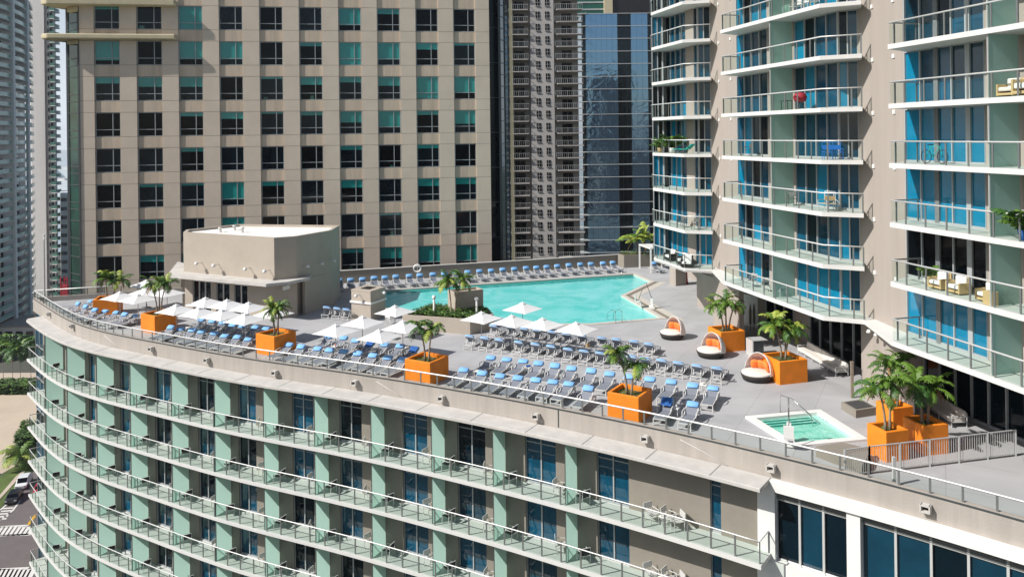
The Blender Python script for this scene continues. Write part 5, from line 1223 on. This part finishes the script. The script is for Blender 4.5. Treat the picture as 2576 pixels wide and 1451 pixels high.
# glass tower
GL=240.;T=thing('glass_tower','blue mirrored glass tower with thin white floor edges behind the grey tower','office tower',(gx(1550,GL),GL,GZ))
def mirror(name,c,rough=.06,spec=1.,metal=.0):
    m=mat(name,c,rough,metal,spec=spec);n=m.node_tree;b=n.nodes['Principled BSDF'];g=n.nodes.new('ShaderNodeNewGeometry')
    t=n.nodes.new('ShaderNodeTexNoise');t.inputs['Scale'].default_value=.22;t.inputs['Detail'].default_value=3;t.inputs['Distortion'].default_value=2
    n.links.new(g.outputs['Position'],t.inputs['Vector']);bp=n.nodes.new('ShaderNodeBump');bp.inputs['Strength'].default_value=.45;bp.inputs['Distance'].default_value=.08
    n.links.new(t.outputs['Fac'],bp.inputs['Height']);n.links.new(bp.outputs[0],b.inputs['Normal']);return m
M['mir']=mirror('mirror_glass_blue','#8fb4d2',.03,1,.9);M['mir2']=mirror('mirror_glass_dark','#26343c',.08,1,.75)
bays=[(1466,1476,1.6,'mir2'),(1476,1556,0,'mir'),(1556,1590,1.6,'mir2'),(1590,1632,.0,'mir'),(1632,1740,1.6,'mir2')]
top=H-(31-335)*GL/FO
for ua,ub,dy,mm in bays:
    a,b=Vector((gx(ua,GL+dy),GL+dy)),Vector((gx(ub,GL+dy),GL+dy));m=MB();m.prism([a,b,b+Vector((0,20)),a+Vector((0,20))],GZ,top);m.build('curtain_wall',M[mm],T)
f2=24.35*0+31.6*GL/FO*.77
f2=23.75*GL/FO*1.33
nf=0;z=top
while z>-25:
    m=MB();
    a=gx(1453,GL)
    m.prism([Vector((a,GL+3)),Vector((a+.3,GL-.5)),Vector((gx(1480,GL),GL-1.0)),Vector((gx(1482,GL),GL-.18)),Vector((gx(1745,GL),GL-.18)),Vector((gx(1745,GL),GL+2)),Vector((gx(1482,GL),GL+4))],z-.16,z)
    m.build('floor_edge',M['metal'],T);
    g=MB();g.add([(a+.4,GL-.4,z),(gx(1478,GL),GL-.9,z),(gx(1478,GL),GL-.9,z+1.1),(a+.4,GL-.4,z+1.1)],[(0,1,2,3)]);g.build('balustrade',M['glass'],T)
    z-=f2;nf+=1
m=MB()
for ua,ub,dy,mm in bays:
    n=6 if ub-ua>50 else 3
    for i in range(n+1): x=gx(ua+(ub-ua)*i/n,GL+dy);m.box((x,GL+dy-.02,(GZ+top)/2),(.035,.06,top-GZ))
m.build('mullions',M['framed'],T)
# unseen blocks added behind the camera to give the glass dark reflections
for lb,x0,x1,y,zt in (('dark office block behind the viewpoint mirrored in the glass tower',-60,60,-150,12),('added slim dark block, unseen behind the viewpoint, for reflections in the glass tower',62,92,-130,62),('added tan block, unseen behind the viewpoint, for low reflections in the glass',64,110,-90,2),('added wide dark block, unseen behind the viewpoint at the right, for reflections',112,190,-140,30)):
    T=thing('added_reflection_block',lb,'building',((x0+x1)/2,y,GZ));m=MB();m.box(((x0+x1)/2,y-15,(GZ+zt)/2),(x1-x0,30,zt-GZ));m.build('wall',M['framed'] if 'dark' in lb else M['tileband'],T)
    m=MB()
    for k in range(int((zt-GZ)/4)):
        m.box(((x0+x1)/2,y+.1,GZ+2+k*4),(x1-x0-2,.2,1.8))
    m.build('window_bands',M['g_black'],T)
# towers behind it
Y=330.;T=thing('beige_tower','slice of a beige tower with a black flat panel behind the mirrored glass tower','tower',(gx(1600,Y),Y,GZ))
m=MB();m.prism([Vector((gx(1524,Y),Y)),Vector((gx(1545,Y),Y)),Vector((gx(1545,Y),Y+20)),Vector((gx(1524,Y),Y+20))],GZ,90);m.build('wall',M['ledge'],T)
m=MB();m.prism([Vector((gx(1545,Y),Y+1)),Vector((gx(1700,Y),Y+1)),Vector((gx(1700,Y),Y+20)),Vector((gx(1545,Y),Y+20))],GZ,90);m.build('dark_panel',M['black'],T)
T=thing('green_glass_tower','sliver of a green glass tower showing above the grey balconies','tower',(gx(1490,Y),Y,GZ))
m=MB();m.prism([Vector((gx(1440,Y),Y+2)),Vector((gx(1524,Y),Y+2)),Vector((gx(1524,Y),Y+20)),Vector((gx(1440,Y),Y+20))],GZ,90);m.build('glass',M['g_teal2'],T)
m=MB()
for z in range(60,90,3): m.box((gx(1482,Y),Y+1.9,z),(gx(1524,Y)-gx(1440,Y),.3,.5))
m.build('floor_edges',M['metal'],T)
# far left towers
def left_tower(name,label,path,piers,Y0,tops,fh,depth,walls,win,zfirst,green=True,wallm='pinkwall'):
    T=thing(name,label,'apartment tower',(path[0].x,path[0].y,GZ))
    m=MB();inner=off_line(path,-depth);bk=[p+Vector((-12,-2)) for p in (inner[-1],inner[0])]
    m.prism(inner+bk,GZ,tops);m.build('wall',M[wallm],T)
    z=zfirst;its=[];k=0;zs=[]
    while z>GZ: zs.append(z);z-=fh
    for z in zs:
        m=MB();m.prism(list(path)+inner[::-1],z-.22,z);m.build('balcony_slab',M['slabfar'],T)
        g=MB();pth=off_line(path,-.05);g.strip([(p.x,p.y,z) for p in pth],[(p.x,p.y,z+1.05) for p in pth]);g.build('balcony_glass',M['greenrail'],T)
        for (i,t0,t1) in win:
            a=inner[i].lerp(inner[i+1],t0);b=inner[i].lerp(inner[i+1],t1);its.append((a,b,z+.05,z+2.25))
    box_windows(T,its,M['g_dark'],98)
    for p,w in piers: m=MB();m.box((p.x,p.y,(GZ+tops)/2),(w,w,tops-GZ));m.build('pier',M['whitepier'],T)
    return T
M['pinkwall']=mat('pale_pink_wall','#efe9e6',.9);M['slabfar']=mat('far_slab','#e6e4e1',.8);M['whitepier']=mat('far_white_pier','#eceeed',.8);M['greypier']=mat('far_grey_wall','#d5d2d0',.9,streak=(.3,.08))
M['greenrail2']=mat('green_rail_glass_dark','#557d74',.2,spec=.6)
M['greenrail']=mat('green_rail_glass','#8fb8ac',.2,spec=.6)
def g2(u,Y): return Vector((ratio(u)*Y,Y))
pathA=[g2(-60,214),g2(-10,223),g2(33,234),g2(36,234.5),g2(52,239.5),g2(70,248),g2(72,249),g2(80,256),g2(86,266)]
left_tower('balcony_tower','pale apartment tower with green glass curved balconies at the far left edge',pathA,[(g2(34.5,233.6),.9),(g2(71,247.6),.9)],0,72,2.85,2.6,None,[(0,.1,.5),(1,.1,.3),(1,.5,.62),(1,.75,.9),(4,.15,.5),(5,.1,.4),(4,.6,.9)],60.4)
T=thing('blank_wall_tower','tall blank grey tower wall with a stack of small rounded balconies on its right edge','apartment tower',(g2(100,285).x,285,GZ))
Y=275.
m=MB();m.prism([g2(78,Y),g2(114,Y),g2(114,Y)+Vector((-9,14)),g2(78,Y)+Vector((-9,14))],GZ,80);m.build('wall',M['greypier'],T)
m=MB();m.prism([g2(114.2,Y+1),g2(121,Y+1),g2(118,Y+14),g2(110,Y+14)],GZ,80);m.build('recess',M['greypier'],T)
m=MB();m.prism([g2(121,Y),g2(137,Y+1),g2(143,Y+6),g2(139,Y+14),g2(119,Y+14)],GZ,80);m.build('wing_wall',M['greypier'],T)
fh2=19.85*Y/FO;z=70;its=[]
while z>GZ:
    m=MB();c=g2(141,Y+3);m.prism([g2(127,Y-1.2),g2(140,Y-1.2)]+[Vector((c.x+1.6*math.cos(a),c.y-1+3.2*math.sin(a))) for a in (-1.2,-.8,-.4,0,.4,.8,1.2,1.57)]+[g2(127,Y+4)],z-.22,z);m.build('balcony_slab',M['slabfar'],T)
    m=MB();q=[g2(127,Y-1.1),g2(140,Y-1.1)]+[Vector((c.x+1.5*math.cos(a),c.y-1+3.0*math.sin(a))) for a in (-1.2,-.8,-.4,0,.4,.8,1.2)];m.strip([(p.x,p.y,z) for p in q],[(p.x,p.y,z+1.05) for p in q]);m.build('balcony_glass',M['greenrail2'],T)
    its.append((g2(122.3,Y-.05),g2(124.8,Y-.05),z+.6,z+2));its.append((g2(129,Y+.1),g2(134,Y+.1),z+.1,z+2.2));z-=fh2
box_windows(T,its,M['g_dark'],98)
# white low building and red crane piece in the gap
T=thing('white_block','white mid-rise block seen in the gap left of the beige office tower','building',(g2(160,260).x,260,GZ))
m=MB();m.prism([g2(150,262),g2(172,262),g2(171,280),g2(149,280)],GZ,-2.5);m.build('wall',M['whitepier'],T)
its=[(g2(151+i*3.2,261.95),g2(152.6+i*3.2,261.95),z,z+1.2) for z in range(-44,-4,3) for i in range(5)];box_windows(T,its,M['g_dark'],70)
T=thing('red_hoist','dark red construction hoist standing in the gap left of the office tower','hoist',(g2(161,180).x,180,GZ))
m=MB();c=g2(161.5,180)
for sx in (-1,1):
    for sy in (-1,1): m.box((c.x+sx*.75,c.y+sy*.75,-31),(.25,.25,30))
for i in range(15):
    m.bar((c.x-.75,c.y-.75,-46+i*2),(c.x+.75,c.y-.75,-44+i*2),.15);m.box((c.x,c.y-.75,-46+i*2),(1.5,.15,.15))
m.box((c.x,c.y,-20),(1.7,1.7,4));m.build('mast',M['red'],T)
# shore buildings far away
rf=random.Random(3)
for i in range(7):
    Y=rf.uniform(700,1500);x=ratio(rf.uniform(125,178))*Y;T=thing('distant_building','small pale distant building on the far shore, %s nearest the beige tower'%ORD[i],'building',(x,Y,GZ),0,'distant shore buildings')
    w,h_=rf.uniform(15,40),rf.uniform(8,22);m=MB();m.box((0,0,h_/2),(w,20,h_));m.build('wall',M['whitepier'],T,world=False);m=MB();m.box((0,0,h_+1),(w*.5,10,2));m.build('roof',M['greypier'],T,world=False)
# ------------------------------------------------------------------ street: cars, palms, hedge
def car(label,p,ang,cm,suv=True):
    t=thing('parked_car',label,'car',p,ang,'cars at the kerb');L,Wd,h=(4.7,1.9,1.75 if suv else 1.42)
    pr=[(-L/2,.35),(-L/2+.05,.8),(-L/2+.9,.98),(-L/2+1.5,h-.08),(-L/2+1.9,h),(L/2-1.2,h-.02),(L/2-.35,h-.35 if suv else .95),(L/2-.02,.85),(L/2,.35)]
    m=MB();n=len(pr);secs=[(-Wd/2,.93),(-Wd/2+.12,1),(Wd/2-.12,1),(Wd/2,.93)];vs=[]
    for y,s in secs:
        for x,z in pr: vs.append((x*s,y*(1 if z<1.0 else .86),.3+(z-.3)*(s if z<.9 else 1)))
    fs=[(i*n+j,i*n+(j+1)%n,(i+1)*n+(j+1)%n,(i+1)*n+j) for i in range(3) for j in range(n)]+[tuple(range(n))[::-1],tuple(range(3*n,4*n))]
    m.add(vs,fs);m.build('body',cm,t,world=False,bevel=.05)
    g=MB();y=Wd/2*.80
    g.add([(-L/2+.93,-y,1.0),(-L/2+.93,y,1.0),(-L/2+1.48,y,h-.10),(-L/2+1.48,-y,h-.10)],[(0,1,2,3)])
    for v in g.v: pass
    g.v=[(a-.03,b,c+.02) for a,b,c in g.v]
    for s in (-1,1): g.add([(-L/2+1.35,s*Wd*.46,1.02),(L/2-.6,s*Wd*.46,1.02),(L/2-1.1,s*Wd*.435,h-.15),(-L/2+1.75,s*Wd*.435,h-.15)],[(0,1,2,3)])
    g.build('windows',M['g_black'],t,world=False)
    for x in (-L/2+.9,L/2-.9):
        for s in (-1,1):
            w=MB();w.tube([(x,s*(Wd/2-.22),.33),(x,s*(Wd/2+.01),.33)],.33,14);o=w.build('wheel',M['black'],t,world=False)
    for s in (-1,1): l=MB();l.box((-L/2+.06,s*.7,.72),(.12,.35,.16));l.build('headlight',M['metal'],t,world=False)
    return t
cw=mat('white_car_paint','#dfe0e0',.25,spec=.6,coat=.5);cb=mat('black_car_paint','#1d2126',.2,spec=.6,coat=.5);cr=mat('red_car_paint','#b4263a',.25,coat=.5)
pa=P(*Z(90,975),GZ);pb=P(*Z(147,888),GZ);rd=math.atan2((pb-pa).y,(pb-pa).x)
pa=P(*Z(85,975),GZ+.5);pb=P(*Z(143,890),GZ+.5)
car('white car on the street behind the dark one, lower left',(pb.x,pb.y,GZ+.1),rd,cw);car('dark car at the kerb near the crosswalk, lower left',(pa.x,pa.y,GZ+.1),rd,cb,False)
pc_=P(*Z(248,925),GZ+.5);car('red car seen through the lowest left balcony railings',(pc_.x,pc_.y,GZ+.1),rd,cr,False)
for i,(x,y,l) in enumerate([(75,292,'street palm left of the other two beyond the sandy lot'),(123,314,'middle street palm beyond the sandy lot'),(185,285,'street palm closest to the hotel balconies'),(20,285,'street palm at the left picture edge beyond the sandy lot')]):
    p=P(*Z(x,y),GZ);make_palm('palm_tree',l,(p.x,p.y,GZ),[(0,0,9.5,random.uniform(-.6,.6),0)],L=4.6,nf=26,group='street palms',dens=11,mix=(1,1,0))
    t=bpy.data.objects[[k for k in bpy.data.objects.keys() if k.startswith('palm_tree')][-1]]
p=P(*Z(118,800),GZ);make_palm('palm_tree','small bright green palm at the corner of the sandy lot above the white car',(p.x,p.y,GZ),[(0,0,2.2,0,0)],L=3.6,nf=26,mix=(0,0,2),group=None)
mb=MB();pa=P(*Z(-100,345),GZ);pb=P(*Z(240,340),GZ)
leafmass(mb,lambda:(random.uniform(pa.x,pb.x),pa.y+random.uniform(-3,3)),GZ,GZ+2.4,5200,.45,(0,0,1))
o=mb.build('hedge',[M['hedge'],M['hedge2']]);tag(o,'long clipped green hedge at the far side of the sandy lot','hedge')
mb=MB();pa=P(*Z(140,720),GZ);pb=P(*Z(190,610),GZ)
leafmass(mb,lambda:(lambda t:(pa.x+(pb.x-pa.x)*t+random.uniform(-2,2),pa.y+(pb.y-pa.y)*t))(random.random()),GZ,GZ+3.5,2600,.4,(0,0,1))
o=mb.build('hedge',[M['hedge'],M['hedge2']]);tag(o,'dark hedge between the sandy lot and the hotel balconies','hedge')
T=thing('parking_block','low dark building in the shade at the foot of the left towers','building',(P(20,890,GZ).x,P(20,890,GZ).y,GZ))
p=P(30,905,GZ);m=MB();m.box((p.x-6,p.y+12,GZ+4),(44,14,8));m.build('wall',M['greypier'],T);m=MB();m.box((p.x-6,p.y+12,GZ+8.2),(46,15,.4));m.build('roof',M['greywall2'],T)
its=[(Vector((p.x-26+i*3,p.y+5)),Vector((p.x-24+i*3,p.y+5)),GZ+1+j*3.4,GZ+3.4+j*3.4) for i in range(13) for j in (0,1)];box_windows(T,its,M['g_dark'],60,.12)
for nm in ('ground','bay_water'):
    pass
hz=bpy.data.materials.new('haze_air');hz.use_nodes=True;hn=hz.node_tree;hn.nodes.clear();ho=hn.nodes.new('ShaderNodeOutputMaterial');hv=hn.nodes.new('ShaderNodeVolumePrincipled')
hv.inputs['Density'].default_value=HAZE;hv.inputs['Color'].default_value=(.93,.96,1,1);hv.inputs['Anisotropy'].default_value=.2;hn.links.new(hv.outputs[0],ho.inputs['Volume'])
if HAZE>0:
    h=MB();h.box((0,1850,(GZ-1+96)/2),(10040,6760,97-GZ));o=h.build('haze',hz);o['kind']='stuff';tag(o,'thin pale haze in the air over the city and bay','haze')
print('OBJECTS',len(bpy.data.objects),'loungers',NL[0])
